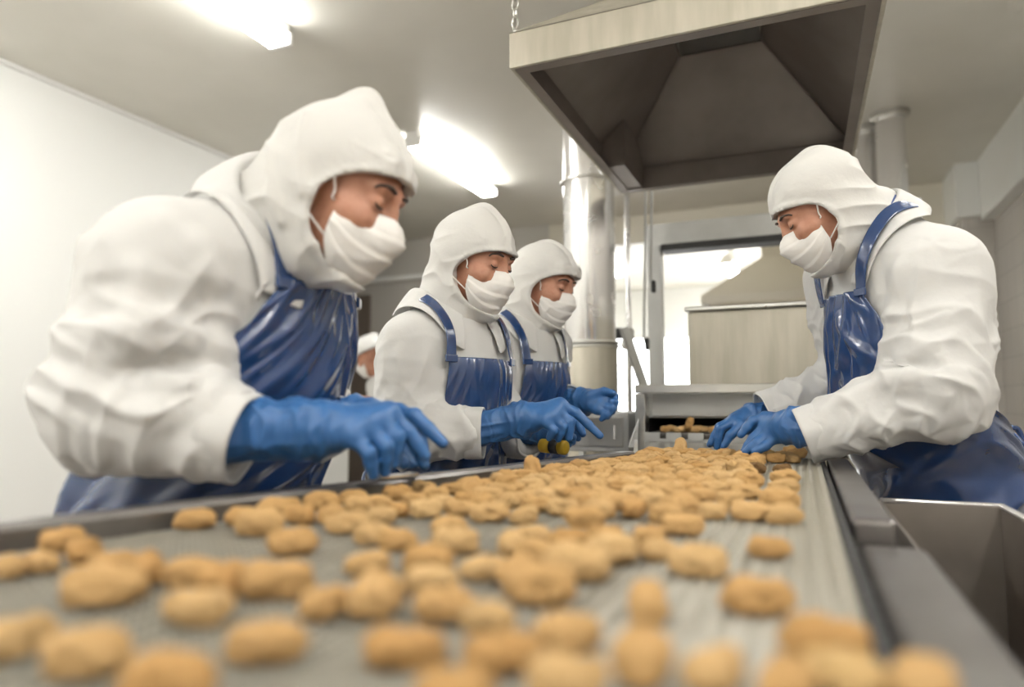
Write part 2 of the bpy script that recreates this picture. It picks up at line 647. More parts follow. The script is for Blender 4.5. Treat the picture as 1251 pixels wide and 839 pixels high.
# door in the grey wall and daylight window of the far room
dr = MB().box((-5.25, YB - 0.03, 0.0), (-4.52, YB, 2.30)).build("door_1", M["brown"])
tag(dr, "brown painted door in the grey back wall", None, None, "structure")
MB().tube([(-4.6, YB - 0.07, 1.02), (-4.7, YB - 0.07, 1.02)], 0.01, 8).build("door_handle", M["steel"], dr)
wn = MB().box((-3.0, YF - 0.02, 0.7), (-0.35, YF, 2.1)).build("window_1", M["daylight"])
tag(wn, "bright overexposed daylight window in the far wall", None, None, "structure")
fr = MB()
for x in (-3.03, -2.13, -1.24, -0.35):
    fr.box((x - 0.03, YF - 0.05, 0.66), (x + 0.03, YF - 0.015, 2.14))
for z in (0.68, 2.12):
    fr.box((-3.03, YF - 0.05, z - 0.03), (-0.35, YF - 0.016, z + 0.03))
fr.build("window_frame", M["lamp_body"], wn)


# ------------------------------------------------------------------ fluorescent lamps
q1, q2 = PZ(340, 50, 2.82), PZ(597, 236, 2.82)
LX1, LY1, LX2, LY2 = q1[0], q1[1] - 0.6, q2[0], q2[1] - 0.6
def lamp(x, y, L, label, z=ZC, along=True, group=None):
    t = empty("fluorescent_lamp", (x, y, z), label, "lamp", group)
    hw = 0.065
    a = (0, L / 2) if along else (L / 2, 0)

    def bx(w0, z0, z1, l):
        return ((x - w0, y - l, z - z1), (x + w0, y + l, z - z0)) if along else ((x - l, y - w0, z - z1), (x + l, y + w0, z - z0))
    MB().box(*bx(hw * 0.75, 0.0, 0.05, L / 2)).build("housing", M["lamp_body"], t, mods=[("bevel", 0.006)])
    MB().box(*bx(hw, 0.05, 0.105, L / 2 - 0.02)).build("diffuser", M["lampglow"], t, mods=[("bevel", 0.02, 3)])
    for sg in (-1, 1):
        e = L / 2 - 0.01
        c = (x, y + sg * e, 0) if along else (x + sg * e, y, 0)
        w = (hw + 0.004, 0.012) if along else (0.012, hw + 0.004)
        MB().box((c[0] - w[0], c[1] - w[1], z - 0.108), (c[0] + w[0], c[1] + w[1], z - 0.045)).build("end_cap", M["lamp_body"], t, mods=[("bevel", 0.006)])
    if z < ZC:
        for sg in (-0.4, 0.4):
            MB().tube([(x, y + sg * L, z), (x, y + sg * L, ZC)], 0.006, 8).build("hanger", M["lamp_body"], t)
    return t


lamp(LX1, LY1, 1.25, "fluorescent ceiling lamp above and ahead of the nearest worker, cut by the picture's top edge")
lamp(LX2, LY2, 1.25, "whole fluorescent ceiling lamp between the nearest worker's hood and the exhaust hood")
lamp(-0.75, 8.6, 1.25, "small distant fluorescent lamp seen high inside the steel portal frame", z=2.75)
lamp(-0.45, 10.2, 1.25, "small distant fluorescent lamp just above the machine cover", z=2.45)
for x, y in ((-3.2, 0.9), (-2.4, -0.6), (-2.4, -2.2), (-0.4, -0.9), (-0.4, -2.3), (0.95, -1.2), (0.95, 0.6), (0.95, 2.55), (-2.3, 8.5), (0.9, 9.0)):  # unseen lamps; the one closest to the left wall is added to brighten it
    lamp(x, y, 1.25, "unseen fluorescent ceiling lamp outside the picture", group="lamps out of view")

# ------------------------------------------------------------------ exhaust hood
HX0, HX1, HY0, HY1, HZ = -0.745, 0.215, 1.73, 3.03, 2.04
hd = empty("exhaust_hood", ((HX0 + HX1) / 2, (HY0 + HY1) / 2, HZ), "big dark steel canopy exhaust hood hanging over the conveyor", "hood")
th = 0.012
sk = MB()
for lo, hi in (((HX0, HY0, HZ), (HX1, HY0 + th, HZ + 0.105)), ((HX0, HY1 - th, HZ), (HX1, HY1, HZ + 0.105)),
               ((HX0, HY0 + th, HZ), (HX0 + th, HY1 - th, HZ + 0.105)), ((HX1 - th, HY0 + th, HZ), (HX1, HY1 - th, HZ + 0.105))):
    sk.box(lo, hi)
sk.build("skirt", M["steel_dull"], hd, mods=[("bevel", 0.003)])
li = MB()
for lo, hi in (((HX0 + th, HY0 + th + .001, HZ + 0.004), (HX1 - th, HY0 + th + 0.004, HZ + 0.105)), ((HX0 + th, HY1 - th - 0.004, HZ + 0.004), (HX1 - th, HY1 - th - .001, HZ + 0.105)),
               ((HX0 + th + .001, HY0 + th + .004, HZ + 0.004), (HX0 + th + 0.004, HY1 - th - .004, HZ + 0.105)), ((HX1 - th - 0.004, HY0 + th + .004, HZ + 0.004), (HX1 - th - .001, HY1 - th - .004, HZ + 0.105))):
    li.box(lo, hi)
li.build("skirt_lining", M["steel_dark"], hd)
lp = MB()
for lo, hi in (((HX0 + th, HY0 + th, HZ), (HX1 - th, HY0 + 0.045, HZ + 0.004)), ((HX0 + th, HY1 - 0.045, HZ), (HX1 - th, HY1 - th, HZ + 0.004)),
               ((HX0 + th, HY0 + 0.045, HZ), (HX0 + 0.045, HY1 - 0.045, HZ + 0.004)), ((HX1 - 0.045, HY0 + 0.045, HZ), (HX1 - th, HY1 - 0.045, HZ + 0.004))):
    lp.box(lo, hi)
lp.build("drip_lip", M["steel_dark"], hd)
DX0, DX1, DY0, DY1, DZ = -0.41, -0.09, 2.12, 2.64, 2.44


def frustum(ins, up):
    b = [(HX0 + ins, HY0 + ins), (HX1 - ins, HY0 + ins), (HX1 - ins, HY1 - ins), (HX0 + ins, HY1 - ins)]
    t = [(DX0 + ins, DY0 + ins), (DX1 - ins, DY0 + ins), (DX1 - ins, DY1 - ins), (DX0 + ins, DY1 - ins)]
    V = [(x, y, HZ + 0.104 + up) for x, y in b] + [(x, y, DZ + up) for x, y in t]
    return V


MB().put(frustum(0, 0.0015), [(0, 1, 5, 4), (1, 2, 6, 5), (2, 3, 7, 6), (3, 0, 4, 7)]).build("canopy_outside", M["steel_dull"], hd)
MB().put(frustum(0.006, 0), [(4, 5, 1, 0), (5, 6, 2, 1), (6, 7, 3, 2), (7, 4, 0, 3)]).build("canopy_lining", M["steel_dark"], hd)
MB().put([(x, y, z) for z in (DZ - 0.003, ZC) for x, y in ((DX0, DY0), (DX1, DY0), (DX1, DY1), (DX0, DY1))],
         [(0, 1, 5, 4), (1, 2, 6, 5), (2, 3, 7, 6), (3, 0, 4, 7)]).build("exhaust_duct", M["steel_grey"], hd, mods=[("solid", 0.004, -1)])
sm = MB()
for a, b in ((0, 4), (1, 5), (2, 6), (3, 7)):
    v = frustum(0.009, -0.002)
    sm.tube([v[a], v[b]], 0.004, 6)
v = frustum(0.009, -0.002)
for a, b in ((4, 5), (5, 6), (6, 7), (7, 4)):
    sm.tube([v[a], v[b]], 0.004, 6)
sm.build("weld_seam", M["steel_dark"], hd)
# boxed-in notch of the far left corner, where the round duct passes
nb = MB()
nb.put([(HX0 + 0.018, 2.66, HZ + 0.004), (HX0 + 0.11, 2.66, HZ + 0.004), (HX0 + 0.11, HY1 - 0.018, HZ + 0.004), (HX0 + 0.018, HY1 - 0.018, HZ + 0.004),
        (HX0 + 0.018, 2.66, HZ + 0.11), (HX0 + 0.11, 2.66, HZ + 0.21), (HX0 + 0.11, HY1 - 0.018, HZ + 0.15), (HX0 + 0.018, HY1 - 0.018, HZ + 0.10)],
       [(3, 2, 1, 0), (4, 5, 6, 7), (0, 1, 5, 4), (1, 2, 6, 5), (2, 3, 7, 6), (3, 0, 4, 7)])
nb.build("corner_casing", M["steel_dark"], hd)
rv = MB()
for k in range(7):
    rv.lathe((HX1 - 0.0125, 1.85 + k * 0.18, HZ + 0.03), [(0.006, 0), (0.006, 0.003), (0.003, 0.005)], 8, (1, 0, 0))
rv.build("rivet", M["steel_dark"], hd)
for cx, cy in ((HX0 + 0.01, HY0 + 0.02), (HX1 - 0.01, HY0 + 0.02), (HX0 + 0.01, HY1 - 0.02), (HX1 - 0.01, HY1 - 0.02)):
    ch = MB()
    z, k = HZ + 0.10, 0
    while z < ZC - 0.02:
        a = np.linspace(0, 2 * math.pi, 11)
        pts = [(cx + (0.009 * math.cos(t) if k % 2 else 0), cy + (0 if k % 2 else 0.009 * math.cos(t)), z + 0.016 + 0.018 * math.sin(t)) for t in a]
        ch.tube(pts, 0.003, 5, False)
        z += 0.029
        k += 1
    ch.build("chain", M["steel"], hd, smooth=True)

# ------------------------------------------------------------------ round steel duct behind the hood
cd = P(721, 430, 3.2)
dc = empty("round_duct", (cd[0], cd[1], 0), "tall round steel duct standing behind the third worker", "duct")
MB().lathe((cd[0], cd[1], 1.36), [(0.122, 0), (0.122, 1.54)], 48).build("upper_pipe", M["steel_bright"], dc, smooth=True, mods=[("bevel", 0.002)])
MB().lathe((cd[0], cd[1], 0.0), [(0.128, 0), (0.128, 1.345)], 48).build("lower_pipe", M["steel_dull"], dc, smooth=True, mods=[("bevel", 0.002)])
for z in (1.335, 1.352, 2.12):
    MB().lathe((cd[0], cd[1], z), [(0.123, 0), (0.136, 0.003), (0.136, 0.012), (0.123, 0.015)], 48).build("joint_ring", M["steel"], dc, smooth=False)
# the two ducts behind the right-hand worker
for px, d, r, lab in ((1089, 4.3, 0.085, "shiny round steel duct nearer the tiled pillar"), (1061, 4.55, 0.08, "shiny round steel duct half hidden by the exhaust hood")):
    c = P(px, 190, d)
    dc2 = empty("ceiling_duct", (c[0], c[1], 0), lab, "duct")
    MB().lathe((c[0], c[1], 0), [(r, 0), (r, ZC)], 32).build("pipe", M["steel_bright"], dc2, smooth=True, mods=[("bevel", 0.002)])
    MB().lathe((c[0], c[1], ZC - 0.03), [(r, 0), (r + 0.03, 0.01), (r + 0.03, 0.03)], 32).build("ceiling_collar", M["steel"], dc2)

# ------------------------------------------------------------------ oven machine at the end of the belt
ZB = 0.95
mc = empty("breading_machine", (-0.1, 2.8, 0), "beige steel oven machine that feeds nuggets onto the belt", "machine")
MB().box((-0.375, 2.50, 1.135), (0.40, 3.6, 1.415)).build("cover", M["steel_dull"], mc, mods=[("bevel", 0.012, 3)])
MB().box((-0.385, 2.485, 1.412), (0.41, 3.61, 1.428)).build("cover_lid", M["steel"], mc, mods=[("bevel", 0.004)])
MB().box((-0.545, 2.38, 1.118), (0.40, 2.46, 1.148)).build("front_beam", M["steel"], mc, mods=[("bevel", 0.004)])
for x in (-0.545, 0.365):
    MB().box((x, 2.385, 0.0), (x + 0.035, 2.455, 1.117)).build("leg", M["steel"], mc, mods=[("bevel", 0.003)])
    MB().box((x, 3.5, 0.0), (x + 0.035, 3.57, 1.134)).build("leg", M["steel"], mc, mods=[("bevel", 0.003)])
MB().box((-0.505, 2.47, 1.035), (0.36, 2.49, 1.117)).build("front_panel", M["steel_grey"], mc, mods=[("bevel", 0.004)])
MB().box((-0.53, 2.5, 1.03), (0.39, 3.55, 1.133)).build("housing", M["steel_grey"], mc)
MB().box((-0.53, 3.3, 0.90), (0.39, 3.32, 1.03)).build("mouth_shade_back", M["black"], mc)  # black panels close the mouth, its inner shade put into their colour
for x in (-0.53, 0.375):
    MB().box((x, 2.47, 0.90), (x + 0.015, 3.3, 1.03)).build("mouth_shade_side", M["black"], mc)
MB().box((-0.505, 2.55, 0.90), (0.36, 3.5, 0.975)).build("inner_bed", M["rail"], mc)
gb = MB()
for k in range(26):
    gb.box((-0.50, 2.34 + k * 0.022, 0.976), (0.36, 2.348 + k * 0.022, 0.982))
for x in np.linspace(-0.5, 0.35, 20):
    gb.box((x, 2.34, 0.970), (x + 0.006, 2.9, 0.976))
gb.build("feed_grid", M["rail"], mc)
gf = MB()
for k in range(12):
    gf.box((-0.50 + k * 0.072, 2.325, 0.962), (-0.45 + k * 0.072, 2.338, 0.985))
gf.box((-0.505, 2.33, 0.955), (0.36, 2.337, 0.964))
gf.build("grid_edge", M["steel_grey"], mc)
MB().put([(-0.50, 2.325, 0.955), (0.045, 2.325, 0.955), (0.045, 1.855, 0.932), (-0.405, 1.855, 0.932)], [(3, 2, 1, 0)]).build("drop_plate", M["steel"], mc, mods=[("solid", 0.004, -1)])
MB().put([(-0.535, 2.36, 0.93), (-0.515, 2.15, 0.945), (-0.515, 2.30, 1.03), (-0.53, 2.36, 1.03)], [(0, 1, 2, 3)]).build("side_flap", M["lamp_body"], mc, mods=[("solid", 0.003, 0)])

# portal frame further back
pf = empty("portal_frame", (0, 3.25, 0), "grey steel portal frame standing over the machine", "frame")
MB().box((-0.69, 3.66, 1.93), (0.47, 3.74, 2.05)).build("crossbeam", M["steel_grey"], pf, mods=[("bevel", 0.005)])
MB().box((-0.68, 3.64, 1.895), (0.46, 3.76, 1.93)).build("dark_underside", M["black"], pf)  # black strip along the crossbeam's lower edge
for x in (-0.76, 0.47):
    MB().box((x, 3.66, 0.0), (x + 0.075, 3.74, 2.05)).build("post", M["steel_grey"], pf, mods=[("bevel", 0.004)])
# canopy in the far room
fh = empty("distant_canopy", (-0.1, 7.2, 1.9), "small beige canopy hood far behind, seen through the portal frame", "hood")
a = [(-0.9, 6.9), (0.65, 6.9), (0.65, 8.1), (-0.9, 8.1)]
b = [(-0.35, 7.3), (0.2, 7.3), (0.2, 7.7), (-0.35, 7.7)]
MB().put([(x, y, 2.05) for x, y in a] + [(x, y, 2.13) for x, y in a] + [(x, y, 2.55) for x, y in b] + [(x, y, 2.9) for x, y in b],
         [(0, 1, 5, 4), (1, 2, 6, 5), (2, 3, 7, 6), (3, 0, 4, 7), (4, 5, 9, 8), (5, 6, 10, 9), (6, 7, 11, 10), (7, 4, 8, 11)]).build("canopy", M["paint_cream"], fh, mods=[("solid", 0.006, 0)])
MB().put([(x, y, z) for z in (2.55, 2.9) for x, y in b], [(0, 1, 5, 4), (1, 2, 6, 5), (2, 3, 7, 6), (3, 0, 4, 7)]).build("duct", M["paint_cream"], fh)
for x, y in ((-0.88, 6.95), (0.6, 6.95), (-0.88, 8.05), (0.6, 8.05)):
    MB().box((x, y, 0), (x + 0.05, y + 0.05, 2.05)).build("post", M["steel_grey"], fh)
fb = empty("distant_oven", (-0.1, 7.5, 0), "pale steel oven body far behind under its canopy", "machine")
MB().box((-0.75, 7.05, 0.0), (0.55, 7.95, 1.35)).build("body", M["steel_dull"], fb, mods=[("bevel", 0.02)])
MB().box((-0.6, 7.03, 0.75), (0.4, 7.049, 1.15)).build("door", M["steel_grey"], fb, mods=[("bevel", 0.004)])

# standpipe with valve, hanging cables, leaning strut left of the portal
sp = empty("standpipe", tuple(P(768, 560, 3.5) * np.array([1, 1, 0])), "thin steel standpipe with a valve beside the round duct", "pipe")
p0 = P(768, 400, 3.5)
MB().tube([(p0[0], p0[1], 0.0), (p0[0], p0[1], 2.9)], 0.014, 14).build("riser", M["steel_bright"], sp, smooth=True)
MB().lathe((p0[0], p0[1], 1.40), [(0.02, 0), (0.028, 0.01), (0.028, 0.05), (0.02, 0.06)], 20).build("valve_body", M["steel"], sp)
MB().box((p0[0] - 0.07, p0[1] - 0.03, 1.41), (p0[0] - 0.015, p0[1] + 0.03, 1.465)).build("actuator", M["black"], sp, mods=[("bevel", 0.006)])
MB().lathe((p0[0] - 0.0, p0[1] - 0.045, 1.375), [(0.004, -0.02), (0.03, 0), (0.03, 0.012), (0.01, 0.02)], 16, (0, -1, 0.2)).build("handwheel", M["steel"], sp)
st = MB().obox(P(762, 400, 3.3), P(803, 520, 3.3), 0.035, 0.035).build("strut", M["steel_grey"], origin=P(803, 520, 3.3))
tag(st, "leaning grey steel strut below the standpipe valve", "strut")
for k, (x0, x1, y1, lab) in enumerate(((783, 787, 400, "grey cable hanging just left of the portal post"), (790, 795, 330, "short grey cable hanging against the portal post"))):
    a = P(x0, 236, 3.3)
    b = P(x1, y1, 3.3)
    a[2] = 2.9
    c = tag(MB().tube(spline([a, (a + b) / 2 + np.array([0.02, 0, 0]), b, b + np.array([0.012, 0, -0.06])], 20), 0.006, 8).build("hanging_cable", M["cable"], origin=b, smooth=True), lab, "cable")
    MB().lathe(b + np.array([0.012, 0, -0.11]), [(0.009, 0), (0.012, 0.01), (0.012, 0.05), (0.006, 0.06)], 12).build("plug", M["black"], c)

# low grey cabinet left of the machine
cb0, cb1 = P(668, 502, 2.75), P(768, 502, 2.75)
cbn = empty("control_cabinet", ((cb0[0] + cb1[0]) / 2, cb0[1] + 0.1, 0), "low grey steel cabinet on legs behind the third worker's fist", "cabinet")
MB().box((-0.88, 2.52, 0.90), (-0.60, 2.80, 1.05)).build("body", M["steel_grey"], cbn, mods=[("bevel", 0.006)])
MB().box((-0.86, 2.512, 0.92), (-0.62, 2.519, 1.03)).build("door", M["steel"], cbn, mods=[("bevel", 0.003)])
MB().tube([(-0.65, 2.505, 0.95), (-0.65, 2.505, 1.0)], 0.005, 8).build("handle", M["steel_bright"], cbn)
for x in (-0.875, -0.63):
    for y in (2.53, 2.77):
        MB().box((x, y, 0), (x + 0.025, y + 0.025, 0.90)).build("leg", M["steel_grey"], cbn)

# ------------------------------------------------------------------ conveyor
def rail_x(y):
    return -0.70 + (y - 0.40) * 0.277


cv = empty("conveyor", (-0.3, 0.9, 0), "wire-mesh steel conveyor belt covered with nuggets", "conveyor")
YC0, YC1, XBR = -0.30, 1.84, 0.03
wr = MB()
rows = np.arange(YC0, YC1, 0.0075)
for y in rows:
    xl = rail_x(y) + 0.01
    wr.tube([(xl, y, ZB - 0.0016), (XBR, y, ZB - 0.0016)], 0.0012, 5, False)
belt = wr.build("belt", M["wire"], cv, smooth=True)
zz = MB()
for i in range(len(rows) - 1):
    y0, y1 = rows[i], rows[i + 1]
    xl = rail_x(y0) + 0.012
    xs = np.arange(XBR, xl, -0.0085)
    n = len(xs)
    yy = np.where(np.arange(n) % 2 == 0, y0 - 0.0012, y1 + 0.0012)
    z = np.full(n, ZB - 0.0004)
    V = []
    for dx, dz in ((-0.0009, 0), (0.0009, 0)):
        V.append(np.stack([xs + dx, yy, z + dz], 1))
    V = np.concatenate(V)
    zz.put(V, [(k, k + 1, n + k + 1, n + k) for k in range(n - 1)])
zz.build("weave", M["wire"], belt, mods=[("solid", 0.0012, 0)])
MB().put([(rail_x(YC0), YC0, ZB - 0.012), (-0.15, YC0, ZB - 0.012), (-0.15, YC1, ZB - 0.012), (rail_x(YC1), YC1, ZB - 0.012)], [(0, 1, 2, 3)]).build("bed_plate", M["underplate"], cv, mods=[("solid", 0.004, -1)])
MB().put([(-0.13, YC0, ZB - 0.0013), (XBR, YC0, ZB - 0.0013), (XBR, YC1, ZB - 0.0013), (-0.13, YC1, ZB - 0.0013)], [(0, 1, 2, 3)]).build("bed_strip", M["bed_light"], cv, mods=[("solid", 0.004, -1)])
a0, a1 = np.array([rail_x(YC0), YC0, 0]), np.array([rail_x(1.60), 1.60, 0])
lr = MB()
dv = nrm(a1 - a0)
sd = np.array([-dv[1], dv[0], 0])
prof = [(0.0, ZB - 0.004), (0.0, ZB + 0.018), (0.004, ZB + 0.023), (0.032, ZB + 0.023), (0.036, ZB + 0.019), (0.036, ZB - 0.05), (0.030, ZB - 0.05), (0.030, ZB - 0.004)]
V = [q + sd * o + np.array([0, 0, z]) for q in (a0, a1) for o, z in prof]
n = len(prof)
lr.put(V, [(k, (k + 1) % n, n + (k + 1) % n, n + k) for k in range(n)] + [tuple(range(n))[::-1], tuple(range(n, 2 * n))])
lr.build("side_rail", M["rail"], cv)
# small steel strip clipped to the rail near the first worker's fingertips
q = a0 + (a1 - a0) * ((0.86 - YC0) / (1.60 - YC0)) + sd * 0.012 + np.array([0, 0, ZB + 0.027])
MB().obox(q, q + dv * 0.075, 0.022, 0.005).build("rail_clip", M["steel_bright"], cv, mods=[("bevel", 0.001)])
lx = MB()
b0, b1 = np.array([rail_x(1.60), 1.605, ZB - 0.02]), np.array([-0.485, 2.13, ZB - 0.01])
lx.obox(b0, b1, 0.01, 0.06)
lx.build("side_guard", M["steel"], cv)
# drive chain
dcn = MB()
for y in np.arange(YC0, YC1, 0.036):
    dcn.box((XBR + 0.003, y, ZB - 0.014), (XBR + 0.012, y + 0.03, ZB - 0.001))
dcn.build("drive_chain", M["black"], cv, mods=[("bevel", 0.002)])
MB().box((XBR + 0.001, YC0, ZB - 0.04), (XBR + 0.0165, YC1, ZB - 0.016)).build("chain_channel", M["black"], cv)
MB().box((0.047, 0.905, ZB - 0.06), (0.094, YC1, ZB + 0.003)).build("side_rail", M["rail"], cv, mods=[("bevel", 0.006, 3)])
MB().box((0.047, YC0, ZB - 0.10), (0.122, 0.885, ZB - 0.020)).build("side_rail", M["rail"], cv, mods=[("bevel", 0.014, 4)])
MB().box((0.049, 0.886, ZB - 0.09), (0.100, 0.904, ZB - 0.03)).build("rail_joint", M["black"], cv)
fm = MB()
fm.box((0.047, YC0, 0.62), (0.06, YC1, ZB - 0.101))
fm.build("frame_panel", M["steel"], cv)
fl = MB()
fl.obox(a0 + sd * 0.02 + (0, 0, 0.76), np.array([-0.49, 1.84, 0.76]) + sd * 0.02, 0.03, 0.24)
fl.build("frame_panel", M["steel"], cv)
for x, y in ((rail_x(-0.2) - 0.02, -0.2), (0.07, -0.2), (rail_x(1.5) - 0.02, 1.5), (0.07, 1.25)):
    MB().box((x - 0.025, y - 0.025, 0.0), (x + 0.025, y + 0.025, 0.64)).build("leg", M["steel"], cv)

# ------------------------------------------------------------------ stainless bin beside the conveyor
bn = empty("reject_bin", (0.22, 0.9, 0), "open stainless steel bin standing right of the conveyor", "bin")
X0, X1, Y0, Y1, Z0, Z1 = 0.128, 0.325, 0.0, 1.50, 0.42, 0.90
sh = MB()
for lo, hi in (((X0, Y1 - 0.004, Z0), (X1, Y1, Z1)), ((X0, Y0, Z0), (X1, Y0 + 0.004, Z1)), ((X1 - 0.004, Y0 + 0.004, Z0), (X1, Y1 - 0.004, Z1)), ((X0, Y0 + 0.004, Z0), (X0 + 0.004, Y1 - 0.004, Z1)), ((X0, Y0, Z0 - 0.004), (X1, Y1, Z0))):
    sh.box(lo, hi)
sh.build("tub", M["bin"], bn)
rm = MB()
rm.tube([(X0, Y0, Z1), (X1, Y0, Z1), (X1, Y1, Z1), (X0, Y1, Z1)], 0.006, 8)
rm.build("rim", M["steel_bright"], bn, smooth=True)
for x in (X0 + 0.01, X1 - 0.04):
    for y in (Y0 + 0.02, Y1 - 0.05):
        MB().box((x, y, 0), (x + 0.03, y + 0.03, Z0 - 0.004)).build("leg", M["steel"], bn)
# ------------------------------------------------------------------ breaded nuggets
def nugget_mat(name, c1, c2, c3):
    m = mat(name, c1, 0.72, var=(70, c2, 0.40, 0.62), bump=[(190, 0.6, 0.004), (700, 0.5, 0.0016)], spec=0.25)
    nt = m.node_tree
    b = nt.nodes["Principled BSDF"]
    oi = nt.nodes.new("ShaderNodeObjectInfo")
    mx = nt.nodes.new("ShaderNodeMix")
    mx.data_type = "RGBA"
    lk = b.inputs["Base Color"].links[0].from_socket
    nt.links.new(lk, mx.inputs["A"])
    mx.inputs["B"].default_value = (*c3, 1)
    ml = nt.nodes.new("ShaderNodeMath")
    ml.operation = "MULTIPLY"
    ml.inputs[1].default_value = 0.85
    nt.links.new(oi.outputs["Random"], ml.inputs[0])
    nt.links.new(ml.outputs[0], mx.inputs["Factor"])
    nt.links.new(mx.outputs["Result"], b.inputs["Base Color"])
    return m


M["nugget"] = nugget_mat("golden_breading", (0.80, 0.57, 0.29), (0.71, 0.44, 0.18), (0.60, 0.335, 0.115))
M["nugget_dark"] = nugget_mat("dark_toasted_breading", (0.26, 0.15, 0.06), (0.19, 0.105, 0.04), (0.22, 0.12, 0.05))
M["nugget_pale"] = nugget_mat("pale_breading", (0.78, 0.55, 0.26), (0.7, 0.46, 0.2), (0.74, 0.5, 0.22))
import bmesh


def nugget_mesh(i):
    bm = bmesh.new()
    bmesh.ops.create_icosphere(bm, subdivisions=5, radius=1.0)
    v = np.array([q.co[:] for q in bm.verts])
    r = np.random.RandomState(100 + i)
    # rounded block: blunt ends, flat-ish underside
    e = [2.6, 2.3, 2.4][i % 3]
    d = v / (np.sum(np.abs(v) ** e, 1) ** (1 / e))[:, None]
    p = d * np.array([0.5, 0.295 + 0.04 * r.rand(), 0.275])
    off = r.rand(3) * 40
    waist = [0.0, 0.10, 0.03, 0.15, 0.0, 0.08][i % 6]
    p[:, 1:] *= (1 - waist * np.exp(-((p[:, :1] - 0.05 * (r.rand() - .5)) / 0.13) ** 2))
    p[:, 1:] *= (1 + (r.rand() - 0.5) * 0.35 * p[:, :1])
    bend = (r.rand() - 0.5) * 0.45
    p[:, 1] += bend * (p[:, 0] ** 2 - 0.08)
    lump = noise3(v * 2.1 + off) - 0.5
    lump2 = noise3(v * 4.6 + off + 7) - 0.5
    crumb = ridged(v * 12 + off) * 0.5 + (noise3(v * 21 + off) - 0.5)
    p += v * (0.10 * lump + 0.06 * lump2 + 0.026 * crumb)[:, None]
    p[:, 2] = np.where(p[:, 2] < -0.2, -0.2 + (p[:, 2] + 0.2) * 0.35, p[:, 2])
    p[:, 2] -= p[:, 2].min()
    for k, q in enumerate(bm.verts):
        q.co = p[k]
    me = bpy.data.meshes.new("nugget")
    bm.to_mesh(me)
    bm.free()
    me.polygons.foreach_set("use_smooth", [True] * len(me.polygons))
    return me


NM = [nugget_mesh(i) for i in range(14)]
